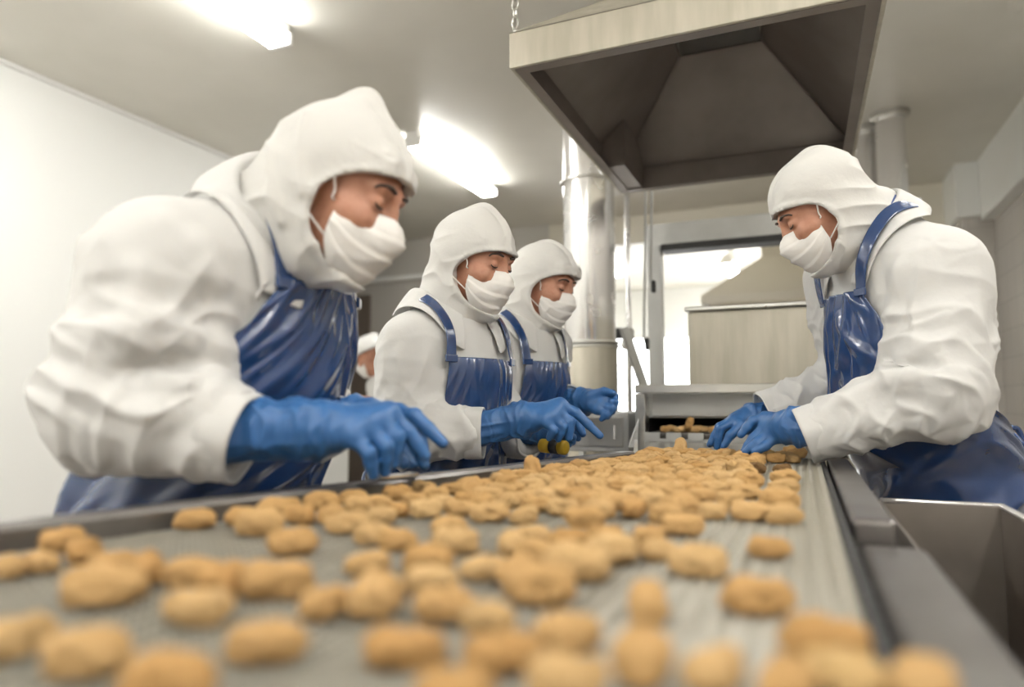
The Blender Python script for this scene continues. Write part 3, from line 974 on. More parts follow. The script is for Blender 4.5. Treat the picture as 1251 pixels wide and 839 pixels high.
# (pixel of the centre, length on the picture in pixels, heading: 0 lies across the view, 90 points at the viewer, label or None)
A_ = "golden nugget "
NUG = [
    # the near field: each one can be told apart
    (8, 688, 52, 20, "nugget cut by the left picture edge, under the dark side rail"), (40, 684, 50, -25, "nugget touching the one at the left picture edge, below the side rail"), (76, 658, 34, 80, "small nugget standing on the left cluster, against the side rail"),
    (103, 672, 36, 50, "nugget at the back of the left foreground cluster, half hidden"), (138, 682, 46, 0, "nugget on the back right of the left foreground cluster"),
    (126, 718, 98, 5, "big blurred nugget at the front of the left foreground cluster"), (183, 694, 36, 60, "nugget ending the left foreground cluster on its right"),
    (18, 776, 66, 70, "blurred nugget on the left picture edge in the front row"), (104, 796, 98, -8, "big blurred nugget second from the left in the front row"),
    (205, 830, 100, 10, "blurred nugget cut by the bottom edge, left of centre"),
    (239, 633, 44, 10, "lone nugget against the side rail below the nearest worker's cuff"), (298, 629, 38, 20, "nugget behind the pair right of the lone one at the rail"),
    (318, 641, 56, -8, "front nugget of the trio below the nearest worker's cuff"), (340, 621, 46, 25, "rear nugget of the trio below the nearest worker's cuff"), (368, 627, 38, -30, "nugget closing the trio below the cuff on its right"),
    (230, 697, 62, 15, "nugget lying behind the smooth oval one at left centre"), (240, 739, 80, -3, "smooth oval nugget alone at left centre"),
    (326, 781, 92, 0, "round plump nugget alone in the front row, left of centre"), (330, 708, 78, 12, "wide nugget in the middle of the blurred left centre heap"),
    (285, 711, 38, 70, "nugget peeping out left of the blurred left centre heap"), (357, 662, 54, 10, "nugget at the back of the blurred left centre heap"),
    (400, 732, 66, 55, "slanting nugget leaning towards the blurred centre heap"), (455, 728, 70, 78, "upright blurred nugget on the left flank of the centre heap"),
    (450, 684, 48, 30, "nugget behind the upright one of the centre heap"), (456, 650, 44, 15, "small nugget on the bridge between far rows and centre heap"), (486, 657, 44, -10, "nugget right on the bridge between far rows and centre heap"),
    (523, 683, 58, 0, "nugget in the rear row of the centre heap"), (528, 706, 60, 5, "nugget in the middle row of the centre heap"), (555, 661, 54, 0, "nugget lying behind the rear row of the centre heap"), (549, 641, 42, 5, "small nugget just behind the centre heap"),
    (545, 738, 68, 10, "nugget in the core of the centre heap"), (592, 746, 62, -20, "nugget on the right flank of the centre heap"),
    (495, 787, 92, 0, "big blurred nugget in front of the centre heap"), (591, 690, 54, 20, "curved nugget right of the centre heap, left half of a touching pair"), (632, 698, 40, -50, "nugget joining the curved one to the slanting one at centre"),
    (660, 717, 82, -14, "long slanting nugget at centre, alone in front"), (705, 691, 78, -8, "long nugget lying behind the slanting one at centre"), (655, 671, 40, -15, "nugget behind the long one at centre"),
    (650, 653, 46, 20, "upper nugget of the pair behind the long one at centre"), (625, 661, 36, 40, "left nugget of the pair behind the long one at centre"), (696, 659, 50, 10, "plump nugget behind the long one, right of the pair"),
    (715, 631, 46, 0, "nugget in the sparse row behind the plump one"), (738, 650, 42, 15, "nugget between the plump one and the curved one"), (756, 672, 62, 12, "curved nugget by the gap at right centre"),
    (793, 651, 42, 35, "rear nugget of the leaning pair at right centre"), (797, 669, 40, 20, "front nugget of the leaning pair at right centre"),
    (833, 640, 50, 0, "short blunt nugget at the edge of the bare pale belt"), (853, 686, 64, -12, "lone oblong nugget on the bare belt right of centre"), (940, 666, 45, -10, "lone small nugget on the pale strip of belt"),
    (925, 727, 80, -6, "lone blunt nugget on the right of the bare belt"), (1008, 780, 96, -14, "lone brown nugget beside the right rail"), (790, 736, 58, 84, "nugget pointing at the viewer right of centre"), (786, 800, 76, 70, "big blurred nugget in front of the one pointing at the viewer"),
    (873, 812, 84, 40, "big blurred nugget on the bottom right, between two others"), (966, 834, 58, 10, "nugget cut by the bottom edge on the right"), (690, 826, 92, -10, "big blurred nugget cut by the bottom edge at centre"),
    (614, 792, 88, 18, "left one of two end-to-end nuggets in the front centre"), (694, 769, 78, 12, "right one of two end-to-end nuggets in the front centre"), (555, 836, 90, 0, "blurred nugget cut by the bottom edge below the centre heap"),
    (1052, 832, 60, 20, "pale nugget in the bottom right corner by the rail"), (1098, 836, 50, -20, "nugget at the far right of the bottom edge, on the rail side"),
]
PALE_AT, DARK_AT = {(1052, 832)}, {(956, 572), (924, 571), (1008, 780)}
for t in [(970, 553, 26, 0, "lone nugget under the right worker's cuff, near the machine"), (956, 572, 21, 10, "dark toasted nugget by the right belt edge"), (924, 571, 17, 40, "dark nugget end showing behind the sorted rows"),
          (958, 582, 33, 5, "rear one of two stacked up by the right belt edge"), (958, 594, 33, -5, "front one of two stacked up by the right belt edge"), (952, 610, 45, -8, "oblong nugget behind the pair at the right end of the sorted rows"),
          (919, 624, 44, -5, "left one of the long pair at the right end of the front sorted row"), (954, 627, 40, -12, "right one of the long pair at the right end of the front sorted row"),
          (872, 622, 31, 0, "short nugget left of the long pair in the front sorted row"), (829, 618, 44, -6, "nugget at the left end of the front sorted row"),
          (745, 613, 46, 40, "fat nugget standing out at the front of the dense field"), (579, 574, 22, 80, "nugget standing on end by the rail below the woman's cuff"), (846, 546, 20, 80, "nugget standing on end in the farthest row, left of the gloved hands"), (600, 580, 19, 20, "small nugget leaning on the upright one by the rail")]:
    NUG.append(t)
MID = [(897, 570, 26), (912, 577, 24), (912, 588, 38), (912, 599, 34), (938, 600, 26), (871, 597, 36), (879, 579, 20), (860, 579, 25), (839, 586, 32), (814, 587, 30), (775, 578, 34), (779, 591, 36), (854, 605, 36),
       (892, 608, 36), (818, 602, 38), (789, 608, 35), (623, 578, 20), (639, 579, 22), (650, 573, 22), (669, 578, 26), (688, 571, 22), (695, 577, 26), (706, 563, 20), (718, 573, 20), (727, 564, 22), (739, 579, 28), (748, 567, 24),
       (746, 558, 20), (769, 554, 24), (586, 594, 30), (618, 588, 32), (628, 597, 30), (595, 603, 36), (625, 609, 30), (655, 597, 22), (681, 600, 36), (658, 587, 30), (707, 591, 34), (722, 588, 26), (741, 592, 30), (760, 594, 32),
       (716, 608, 34), (767, 609, 32), (658, 615, 36), (686, 618, 38), (597, 625, 46), (641, 627, 38), (713, 612, 36), (393, 612, 44), (402, 626, 26), (433, 606, 26), (439, 615, 34), (462, 612, 28), (485, 601, 34), (490, 620, 32), (513, 594, 30),
       (520, 620, 38), (556, 619, 36), (531, 602, 32), (552, 594, 28), (425, 638, 48), (793, 610, 34), (735, 600, 26), (800, 566, 24), (820, 560, 22), (790, 558, 24), (770, 566, 24), (812, 573, 26), (830, 571, 24), (845, 562, 22), (875, 562, 22), (858, 569, 22),
       (760, 562, 20), (735, 571, 22), (672, 586, 24), (690, 588, 26), (705, 602, 28), (645, 604, 26), (608, 596, 24), (570, 606, 30), (540, 611, 28), (505, 609, 28), (465, 628, 34), (838, 595, 30), (800, 595, 28), (762, 582, 26), (798, 582, 26), (826, 590, 26), (890, 590, 24), (848, 577, 22)]
for t in MID:
    NUG.append((t[0], t[1], t[2], None, None))
# the crowd under the gloves at the far end, where only rows of tops show
ext = []
tries = 0
while len(ext) < 3000:
    tries += 1
    y = RS.uniform(0.80, 1.80)
    x = RS.uniform(rail_x(min(y, 1.6)) + 0.03 - max(0, y - 1.6) * 0.22, -0.02 if y > 1.55 else -0.10)
    q = np.array([x, y, ZB + 0.012]) - CAM
    qx, qy = CX + FPX * (q @ RGT) / (q @ FWD), CY - FPX * (q @ UPV) / (q @ FWD)
    if qy > 632 or (qy > 585 and qx > 900) or (qy > 560 and qx > 940) or (qy > 600 and qx > 845) or (qy > 612 and qx < 480):
        continue
    ext.append((x, y))

items = []
for (x, y, w, h, lab) in NUG:
    c = PZ(x, y, ZB + 0.012)
    d = float((c - CAM) @ FWD)
    L = 1.08 * w * d / FPX
    hd = h if h is not None else RS.choice([0, 10, -15, 25, -30, 40]) + RS.uniform(-12, 12)
    if h is not None and abs(h) > 65:
        L = max(L * 1.25, 0.042)
    elif L < 0.030:
        hd = hd + RS.choice([55, 75, -60])
        L = 0.041
    L = float(np.clip(L, 0.036, 0.054))
    items.append([c[0], c[1], L, math.atan2(RGT[1], RGT[0]) + math.radians(hd), lab, (x, y)])
n0 = len(items)
for (x, y) in ext:
    L = RS.uniform(0.040, 0.047)
    th_ = RS.uniform(0, math.pi)
    ok = True
    for q in items:
        if (q[0] - x) ** 2 + (q[1] - y) ** 2 < (0.0382) ** 2:
            ok = False
            break
    if ok:
        items.append([x, y, L, th_, None, None])


def spine_pts(it):
    c, s = math.cos(it[3]), math.sin(it[3])
    return [(it[0] + c * it[2] * k, it[1] + s * it[2] * k) for k in (-0.25, 0.0, 0.25)]


WID = 0.58  # breadth over length
for _ in range(30):
    for i in range(len(items)):
        for j in range(i):
            a, b = items[i], items[j]
            if abs(a[1] - b[1]) > 0.06 or abs(a[0] - b[0]) > 0.06:
                continue
            best = None
            for p in spine_pts(a):
                for q in spine_pts(b):
                    dd = math.hypot(p[0] - q[0], p[1] - q[1])
                    if best is None or dd < best[0]:
                        best = (dd, p[0] - q[0], p[1] - q[1])
            need = (a[2] + b[2]) * 0.5 * WID * 0.98
            if best[0] < need:
                f = (need - best[0]) * 0.5 / max(best[0], 1e-4)
                wi, wj = (0.3, 0.7) if b[4] is None and a[4] else ((0.7, 0.3) if a[4] is None and b[4] else (0.5, 0.5))
                a[0] += best[1] * f * wi * 1.2
                a[1] += best[2] * f * wi * 1.2
                b[0] -= best[1] * f * wj * 1.2
                b[1] -= best[2] * f * wj * 1.2
    for a in items:
        a[0] = min(a[0], XBR - 0.012) if a[5] not in ((1052, 832), (1098, 836)) else a[0]
        a[0] = max(a[0], rail_x(min(a[1], 1.6)) + 0.03 - max(0, a[1] - 1.6) * 0.22)
        a[1] = min(a[1], 1.81)


def zone(it):
    x, y = it[0], it[1]
    px = 625.5 + 834 * float((np.array([x, y, ZB]) - CAM) @ RGT) / float((np.array([x, y, ZB]) - CAM) @ FWD)
    if y > 1.58:
        if px > 855:
            return "golden nugget in the crowd under the right worker's gloved hands", "nuggets under the right worker's hands"
        return "golden nugget in the crowd where the machine drops them on the belt", "nuggets at the machine end of the belt"
    if y > 1.15:
        if px > 840:
            return "golden nugget in the loose rows right behind the front sorted row", "nuggets in the loose rows by the right belt edge"
        if px > 700:
            return "golden nugget in the densest part of the belt, in the picture's middle distance", "nuggets in the densest middle of the belt"
        return "golden nugget in the dense rows beside the rail by the woman's apron", "nuggets beside the rail by the woman's apron"
    if px > 760:
        return "golden nugget in the uneven rows left of the bare pale belt", "nuggets in the uneven rows left of the bare belt"
    if px > 570:
        return "golden nugget in the front rows of the dense field, at centre", "nuggets in the front rows of the dense field"
    return "golden nugget in the blurred rows below the nearest worker's gloves", "nuggets below the nearest worker's gloves"


for i, it in enumerate(items):
    me = NM[(i * 5 + 3) % len(NM)]
    key = it[5]
    m = M["nugget_dark"] if key in DARK_AT and key != (1008, 780) else (M["nugget_pale"] if key in PALE_AT else M["nugget"])
    o = bpy.data.objects.new("breaded_nugget", me)
    if len(me.materials) == 0:
        me.materials.append(M["nugget"])
    COL.objects.link(o)
    if m is not M["nugget"]:
        o.material_slots[0].link = "OBJECT"
        o.material_slots[0].material = m
    z = ZB + 0.0008
    if key == (1098, 836):
        z = ZB + 0.004
    o.location = (it[0], it[1], z)
    sc = it[2]
    o.scale = (sc, sc * RS.uniform(0.92, 1.08), sc * RS.uniform(0.92, 1.1))
    o.rotation_euler = (0, 0, it[3] + (math.pi if RS.rand() < 0.5 else 0))
    if key in ((579, 574), (846, 546)):
        o.rotation_euler = (0, -1.25, it[3])
        o.location.z = ZB + 0.016
    if it[4]:
        tag(o, ("golden " if not it[4].split()[0] in ("pale", "dark", "lone", "big", "small") else "") + it[4], "nugget", "breaded nuggets on the belt")
    else:
        lb, g = zone(it)
        tag(o, lb, "nugget", g)
# nuggets still inside the machine, on its feed grid
for k in range(34):
    o = bpy.data.objects.new("breaded_nugget", NM[k % len(NM)])
    COL.objects.link(o)
    r_, c_ = divmod(k, 12)
    o.location = (-0.44 + c_ * 0.05 + RS.uniform(-0.005, 0.005) + (0.02 if r_ % 2 else 0), 2.385 + r_ * 0.05 + RS.uniform(-0.004, 0.004), 0.9835)
    s_ = RS.uniform(0.038, 0.044)
    o.scale = (s_, s_, s_)
    o.rotation_euler = (0, 0, RS.uniform(-0.5, 0.5) + (1.4 if k % 3 == 0 else 0))
    tag(o, "golden nugget still on the feed grid inside the machine mouth", "nugget", "nuggets on the machine's feed grid")
o = bpy.data.objects.new("breaded_nugget", NM[3])
COL.objects.link(o)
o.location = (-0.345, 2.352, 1.010)
o.scale = (0.046,) * 3
o.rotation_euler = (0, -1.2, 0.5)
tag(o, "golden nugget standing on end at the lip of the feed grid", "nugget", "nuggets on the machine's feed grid")
# ------------------------------------------------------------------ people
def frame(f2, pitch, roll=0.0):
    f2 = nrm([f2[0], f2[1], 0])
    z = np.array([0, 0, 1.0])
    p = math.radians(pitch)
    hf = math.cos(p) * f2 - math.sin(p) * z
    hu = math.sin(p) * f2 + math.cos(p) * z
    hs = np.cross(hu, hf)
    if roll:
        r = math.radians(roll)
        hu, hs = math.cos(r) * hu + math.sin(r) * hs, math.cos(r) * hs - math.sin(r) * hu
    return hf, hu, hs


def squash(tf, s):
    tf = nrm(tf)
    return np.eye(3) + (1 / s - 1) * np.outer(tf, tf)


def head_prims(H, hf, hu, hs):
    A = np.array([hs, hf, hu])
    L = lambda s, f, u: H + s * hs + f * hf + u * hu
    pr = [(ell(L(0, -0.012, 0.035), A, (0.075, 0.097, 0.086)), 0.0),
          (ell(L(0, 0.030, -0.045), A, (0.060, 0.066, 0.082)), 0.03),
          (rc(L(0, 0.072, -0.108), L(0, 0.070, -0.100), 0.020), 0.025),
          (rc(L(-0.034, 0.080, 0.024), L(0.034, 0.080, 0.024), 0.012), 0.016),
          (rc(L(0, 0.086, 0.018), L(0, 0.106, -0.034), 0.009, 0.012), 0.012),
          (rc(L(-0.013, 0.094, -0.036), L(0.013, 0.094, -0.036), 0.009), 0.01),
          (rc(L(-0.04, 0.068, -0.03), L(-0.046, 0.05, -0.028), 0.02), 0.02),
          (rc(L(0.04, 0.068, -0.03), L(0.046, 0.05, -0.028), 0.02), 0.02),
          (rc(L(-0.016, 0.084, -0.068), L(0.016, 0.084, -0.068), 0.008), 0.01)]
    sb = [(ell(L(sg * 0.033, 0.100, 0.002), A, (0.018, 0.018, 0.012)), 0.012) for sg in (-1, 1)]
    po = [(ell(L(sg * 0.032, 0.0765, 0.002), A, (0.0135, 0.0145, 0.0125)), 0.004) for sg in (-1, 1)]
    ears = [(ell(L(sg * 0.077, -0.008, -0.008), A, (0.010, 0.020, 0.031)), 0.008) for sg in (-1, 1)]
    return pr, sb, po, ears, L


def fold_disp(V, N, bones, amp=1.0, seed=0.0):
    """cloth creases: crossing diagonal buckles near the bends of a limb, long soft pleats along it"""
    D = np.zeros(len(V))

    def ridge(x):
        x = x - np.floor(x)
        return (1 - np.abs(2 * x - 1)) ** 2.0
    for k, (a, b, r, amt, lam, m) in enumerate(bones):
        a, b = np.asarray(a, float), np.asarray(b, float)
        L = np.linalg.norm(b - a)
        d = (b - a) / L
        e1 = nrm(np.cross(d, (0.3, 0.2, 0.93) if abs(d[2]) < 0.9 else (1, 0.2, 0)))
        e2 = np.cross(d, e1)
        al = (V - a) @ d
        t = al / L
        tc = np.clip(t, 0, 1)
        q = V - a - np.outer(al, d)
        dist = np.linalg.norm(V - a - np.outer(tc * L, d), axis=1)
        w = np.exp(-(dist / (1.5 * r)) ** 6) * np.clip((t + 0.25) / 0.2, 0, 1) * np.clip((1.25 - t) / 0.2, 0, 1)
        c1, c2 = q @ e1, q @ e2
        th = np.arctan2(c2, c1) / (2 * math.pi)
        rad = np.maximum(np.hypot(c1, c2), 1e-4)
        c1, c2 = c1 / rad, c2 / rad
        S = seed + 3.7 * k
        n1 = noise3(np.stack([al / 0.11 + S, c1 * 1.3 + S, c2 * 1.3], 1)) - 0.5
        n2 = noise3(np.stack([al / 0.11 + S + 31, c1 * 1.3, c2 * 1.3 + S], 1)) - 0.5
        n3 = noise3(np.stack([al / 0.09 + S + 17, c1 * 1.1 + 5, c2 * 1.1 + S], 1))
        n4 = noise3(np.stack([al / 0.09 + S + 47, c1 * 1.1 + S, c2 * 1.1 + 9], 1))
        if m > 0:
            f = np.maximum(ridge(al / lam + m * th + 1.3 * n1) * np.clip(n3 * 2.2 - 0.35, 0, 1.2), ridge(al / lam - m * th + 1.3 * n2) * np.clip(n4 * 2.2 - 0.35, 0, 1.2)) - 0.22
        else:
            f = np.maximum(ridge(-m * th + 0.8 * al / lam * 0.1 + 1.2 * n1) * np.clip(n3 * 2.2 - 0.4, 0, 1.2), ridge(-m * th - 0.25 * al / lam + 1.2 * n2) * np.clip(n4 * 2.2 - 0.4, 0, 1.2)) - 0.2
        am = amt[0] * np.interp(t, [0, 0.5, 1], [1, 0, 0]) + amt[1] * np.interp(t, [0, 0.5, 1], [0, 1, 0]) + amt[2] * np.interp(t, [0, 0.5, 1], [0, 0, 1])
        if len(bones) > 4 and m == 1 and lam < 0.066:
            am = am * np.clip((0.95 - t) / 0.15, 0, 1)
        D += w * f * am
    return V + N * (D * amp)[:, None]


def loft_grid(rows, close=False):
    """rows: list of equally long point rows -> quads"""
    n, m = len(rows), len(rows[0])
    F = []
    for i in range(n - 1):
        for j in range(m - (0 if close else 1)):
            j2 = (j + 1) % m
            F.append((i * m + j, i * m + j2, (i + 1) * m + j2, (i + 1) * m + j))
    return np.concatenate(rows), F


def ribbon(pts, out, w):
    """flat strap along pts; out = outward direction at each point"""
    n = len(pts)
    rows = []
    for i in range(n):
        t = nrm(pts[min(i + 1, n - 1)] - pts[max(i - 1, 0)])
        s = nrm(np.cross(t, out[i]))
        rows.append(np.array([pts[i] + s * k * w / 2 for k in (-1, -0.33, 0.33, 1)]))
    return loft_grid(rows)


def glove(name, parent, spec, h=0.0024, seed=0.0, material=None, label=None):
    """spec: cuff, wrist, cuff_r, wrist_r, palm_r, fingers = [(mcp, pip, tip) ...], thumb = (base, mid, tip), fr"""
    pts = [spec["cuff"], spec["wrist"]] + [q for f in spec["fingers"] for q in f] + list(spec["thumb"])
    W, Cf = spec["wrist"], spec["cuff"]
    Cf = Cf + nrm(Cf - W) * 0.03
    lo, hi = np.min(pts + [Cf], 0) - 0.055, np.max(pts + [Cf], 0) + 0.055
    fr = spec.get("fr", 0.0102)
    v = Vol(lo, hi, h)
    pr = spec.get("palm_r", 0.017)
    for k, f in enumerate(spec["fingers"]):
        v.add(rc(W + (f[0] - W) * 0.12, f[0], spec.get("wrist_r", 0.03) * 0.72, pr * (0.95 if k < 3 else 0.88)), 0.016)
    v.add(rc(W + (spec["thumb"][0] - W) * 0.3, spec["thumb"][0], 0.018, 0.016), 0.016)
    v.add(rc(Cf, W, spec["cuff_r"], spec["wrist_r"]), 0.02)
    v.add(rc(W, W + (np.mean([f[0] for f in spec["fingers"]], 0) - W) * 0.25, spec["wrist_r"], spec["wrist_r"] * 0.9), 0.02)
    g = v.like()
    for k, f in enumerate(spec["fingers"]):
        sc = (1.0, 1.03, 0.98, 0.88)[k]
        u = v.like()
        dip = f[1] + (f[2] - f[1]) * 0.5 + np.asarray(f[3] if len(f) > 3 else (0, 0, 0))
        u.add(rc(f[0], f[1], fr * 1.12 * sc, fr * 1.02 * sc))
        u.add(rc(f[1], dip, fr * 1.04 * sc, fr * 0.95 * sc), 0.004)
        u.add(rc(dip, f[2], fr * 0.95 * sc, fr * 0.80 * sc), 0.004)
        g.F = smin(g.F, u.F, 0.0012)
    u = v.like()
    t = spec["thumb"]
    u.add(rc(t[0], t[1], fr * 1.35, fr * 1.12)).add(rc(t[1], t[2], fr * 1.12, fr * 0.85), 0.004)
    g.F = smin(g.F, u.F, 0.0012)
    v.F = smin(v.F, g.F, 0.009)
    dcf = nrm(Cf - W)
    v.sub(half(Cf, dcf, spec["cuff_r"] * 1.6))
    v.sub(rc(Cf + dcf * 0.02, Cf - dcf * 0.012, spec["cuff_r"] - 0.004), 0)
    V, Q = v.mesh(1)
    N = vnormals(V, Q)
    V = fold_disp(V, N, [(Cf, W, spec["cuff_r"], (0.003, 0.006, 0.007), 0.045, 1), (Cf, W, spec["cuff_r"], (0.004, 0.004, 0.002), 0.1, -4),
                         (W, np.mean([f[0] for f in spec["fingers"]], 0), 0.05, (0.005, 0.0015, 0.0005), 0.03, 1)], 1.0, seed)
    o = mk(name, V, Q, material or M["glove"], parent)
    if label:
        o["label"] = label
    return o


def person(s):
    """s: joints and looks of one worker, all in world metres"""
    N0, C0, W0, Pv = s["neck"], s["chest"], s["waist"], s["pelvis"]
    SR, SL, ER, EL, WR, WL = (s[k] for k in ("sr", "sl", "er", "el", "wr", "wl"))
    H = s["head"]
    hf, hu, hs = frame(s["face"], s["pitch"], s.get("roll", 0))
    tf = nrm([s["tface"][0], s["tface"][1], 0])
    side = np.array([-tf[1], tf[0], 0])          # the worker's left
    z = np.array([0, 0, 1.0])
    ft = np.array([Pv[0], Pv[1], 0]) - tf * 0.02
    fR, fL = ft - side * 0.115, ft + side * 0.115
    g = s.get("girth", 1.0)
    hgt = s.get("h", 0.0075)
    seed = s["seed"]
    sq = s.get("sq", 0.74)

    # ---- body: one continuous surface, head finely sampled
    lo = np.min([Pv, N0, H, SR, SL, ER, EL, WR, WL, fR, fL], 0) - 0.22
    hi = np.max([Pv, N0, H, SR, SL, ER, EL, WR, WL, fR, fL], 0) + 0.22
    lo[2] = -0.01

    def axis(i):
        a = np.arange(lo[i], H[i] - 0.135, 0.014)
        b = np.arange(H[i] - 0.135, H[i] + 0.135, s.get("hh", 0.0034))
        c = np.arange(H[i] + 0.14, hi[i], 0.014)
        return np.concatenate([a, b, c])
    v = Vol.axes([axis(i) for i in range(3)])
    Mq = squash(tf, 0.72)
    for a, b, ra, rb in ((Pv, W0, 0.145 * g, 0.13 * g), (W0, C0, 0.13 * g, 0.145 * g), (C0, N0 - 0.05 * z, 0.145 * g, 0.085 * g)):
        v.add(rc(a, b, ra, rb, Mq, Pv), 0.03)
    for S, E, W in ((SR, ER, ER + (WR - ER) * 0.8), (SL, EL, EL + (WL - EL) * 0.8)):
        v.add(rc(N0 - 0.04 * z, S, 0.05, 0.052), 0.03).add(rc(S, E, 0.050, 0.038), 0.02).add(rc(E, W, 0.038, 0.026), 0.015)
    for sg, F_ in ((-1, fR), (1, fL)):
        hp = Pv + sg * side * 0.085 - 0.05 * z
        kn = (hp + F_) / 2 + tf * 0.03
        v.add(rc(hp, kn, 0.085, 0.055), 0.03).add(rc(kn, F_ + z * 0.09, 0.055, 0.036), 0.02).add(rc(F_ + z * 0.045, F_ + z * 0.04 + tf * 0.13, 0.036, 0.028), 0.015)
    v.add(rc(N0 - 0.03 * z, H - 0.045 * hu - 0.02 * hf, 0.058, 0.052), 0.03)
    hd_ = v.like()
    pr, sb, po, ears, L = head_prims(H, hf, hu, hs)
    for p, k in pr:
        hd_.add(p, k)
    for p, k in sb:
        hd_.sub(p, k)
    for p, k in po + ears:
        hd_.add(p, k)
    v.F = smin(v.F, hd_.F, 0.02)
    V, Q = v.mesh(1)
    root = mk("person", V, Q, M["skin"], None, ft)
    tag(root, s["label"], "person", s.get("group"))
    # brows and lash lines on the skin
    A3 = lambda pts: v.snap(np.array(pts), 0.0012)
    for sg in (-1, 1):
        pts = A3([L(sg * x, 0.093 - 13 * (x - 0.015) ** 2, u) for x, u in ((0.015, 0.0265), (0.024, 0.0285), (0.034, 0.0285), (0.044, 0.0255), (0.051, 0.019))])
        mk2 = MB().tube(spline(pts, 14), np.interp(np.linspace(0, 1, 14), [0, .35, 1], [0.0026, 0.0036, 0.0016]), 8)
        mk2.build("eyebrow", M["brow"], root, smooth=True)
        pts = A3([L(sg * x, 0.092 - 12 * (x - 0.0195) ** 2, u) for x, u in ((0.0195, -0.001), (0.026, -0.0035), (0.033, -0.0045), (0.040, -0.003), (0.0445, 0.0005))])
        MB().tube(spline(pts, 12), np.interp(np.linspace(0, 1, 12), [0, .5, 1], [0.0008, 0.0021, 0.0012]), 6).build("eyelashes", M["brow"], root, smooth=True)

    # ---- trousers and boots under the coat
    tv = Vol(np.minimum(fR, fL) - 0.25, np.maximum(fR, fL) + np.array([0.25, 0.25, Pv[2] + 0.12]), 0.016)
    for sg, F_ in ((-1, fR), (1, fL)):
        hp = Pv + sg * side * 0.085 - 0.05 * z
        kn = (hp + F_) / 2 + tf * 0.03
        tv.add(rc(hp, kn, 0.105, 0.08), 0.03).add(rc(kn, F_ + z * 0.2, 0.08, 0.075), 0.02)
    V, Q = tv.mesh(1)
    mk("trousers", V, Q, M["cloth"], root)
    for F_ in (fR, fL):
        bv = Vol(F_ + np.array([-0.25, -0.25, -0.01]), F_ + np.array([0.25, 0.25, 0.36]), 0.009)
        bv.add(rc(F_ + z * 0.3, F_ + z * 0.09, 0.066, 0.052)).add(rc(F_ + z * 0.05 - tf * 0.03, F_ + z * 0.045 + tf * 0.15, 0.05, 0.045), 0.03)
        bv.sub(half(F_ + z * 0.005, -z, 0.3))
        V, Q = bv.mesh(1)
        mk("boot", V, Q, M["boot"], root)

    # ---- coat
    pts = [Pv, N0, SR, SL, ER, EL, WR, WL]
    lo, hi = np.min(pts, 0) - 0.28, np.max(pts, 0) + 0.2
    lo[2] = 0.5
    hi[2] = max(SR[2], SL[2], N0[2]) + 0.14
    T = Vol(lo, hi, hgt)
    Mq = squash(tf, sq)
    hem = np.array([Pv[0], Pv[1], 0.50]) - tf * 0.02
    hp_ = s.get('hip', 1.0)
    for a, b, ra, rb in ((hem, Pv, 0.215 * g * hp_, 0.195 * g * hp_), (Pv, W0, 0.195 * g * hp_, 0.178 * g), (W0, C0, 0.178 * g, 0.185 * g), (C0, N0 - 0.055 * z, 0.185 * g, 0.095 * g)):
        T.add(rc(a, b, ra, rb, Mq, Pv), 0.04)
    for S in (SR, SL):
        T.add(rc(N0 - 0.05 * z, S, 0.085, s.get("shr", 0.082)), 0.05)
    if s.get("back") is not None:
        T.add(rc(s["back"][0], s["back"][1], s["back"][2], s["back"][3]), 0.05)
    T.add(rc(N0 - 0.05 * z, N0 + 0.03 * z + (H - N0) * 0.15, 0.09, 0.075), 0.03)
    T.sub(half(hem + z * 0.035, -z, 0.6))
    arms = T.like()
    bones = [(hem, Pv, 0.25, (0.006, 0.006, 0.004), 0.2, -6), (Pv, C0, 0.24, (0.003, 0.005, 0.006), 0.2, -5), (Pv, C0, 0.24, (0.003, 0.005, 0.004), 0.16, 1)]
    cuffs = []
    r1, r2, r3, r4 = s.get("sleeve", (0.088, 0.080, 0.066, 0.058))
    for key, S, E, W in (("r", SR, ER, WR), ("l", SL, EL, WL)):
        a = T.like()
        d = nrm(W - E)
        a.add(rc(S, E, r1, r2)).add(rc(E, W + d * 0.01, r3 * 1.12, r4), 0.05)
        a.sub(half(W - d * 0.006, d, 0.13))
        a.sub(rc(W + d * 0.05, W - d * 0.012, r4 - 0.016))
        arms.F = np.minimum(arms.F, a.F)
        fa = s.get("fold", 1.0)
        bones += [(S, E, r1, (0.004 * fa, 0.007 * fa, 0.016 * fa), 0.085, 2), (E, W, r3, (0.018 * fa, 0.011 * fa, 0.006 * fa), 0.065, 1), (S, E, r1, (0.010 * fa, 0.009 * fa, 0.002), 0.1, -4), (E, W, r3, (0.004 * fa, 0.006 * fa, 0.003 * fa), 0.1, -3)]
        cuffs.append((W, d, r4))
    K = T.like()
    K.F = smin(T.F, arms.F, 0.035)
    for ridge in s.get("ridges", []):
        rp = []
        for (x, y) in ridge[0]:
            dr_ = ray(x, y)
            n_ = 400
            ds = np.linspace(0.5, 3.2, n_)
            sm_ = K.sample(CAM + ds[:, None] * dr_)
            k_ = np.argmax(sm_ < 0.0)
            if sm_[k_] < 0:
                rp.append(CAM + (ds[k_] + ridge[2]) * dr_)
        for a, b in zip(rp[:-1], rp[1:]):
            (K.sub if ridge[3] < 0 else K.add)(rc(a, b, ridge[1]), 0.022)
    V, Q = K.mesh(1)
    if s.get("fine", True):
        V, Q = subdiv(V, Q)
    Nn = vnormals(V, Q)
    V = fold_disp(V, Nn, bones, 1.0, seed)
    V = lap(V, Q, 0.3)
    coat = mk("coat", V, Q, M["cloth"], root)
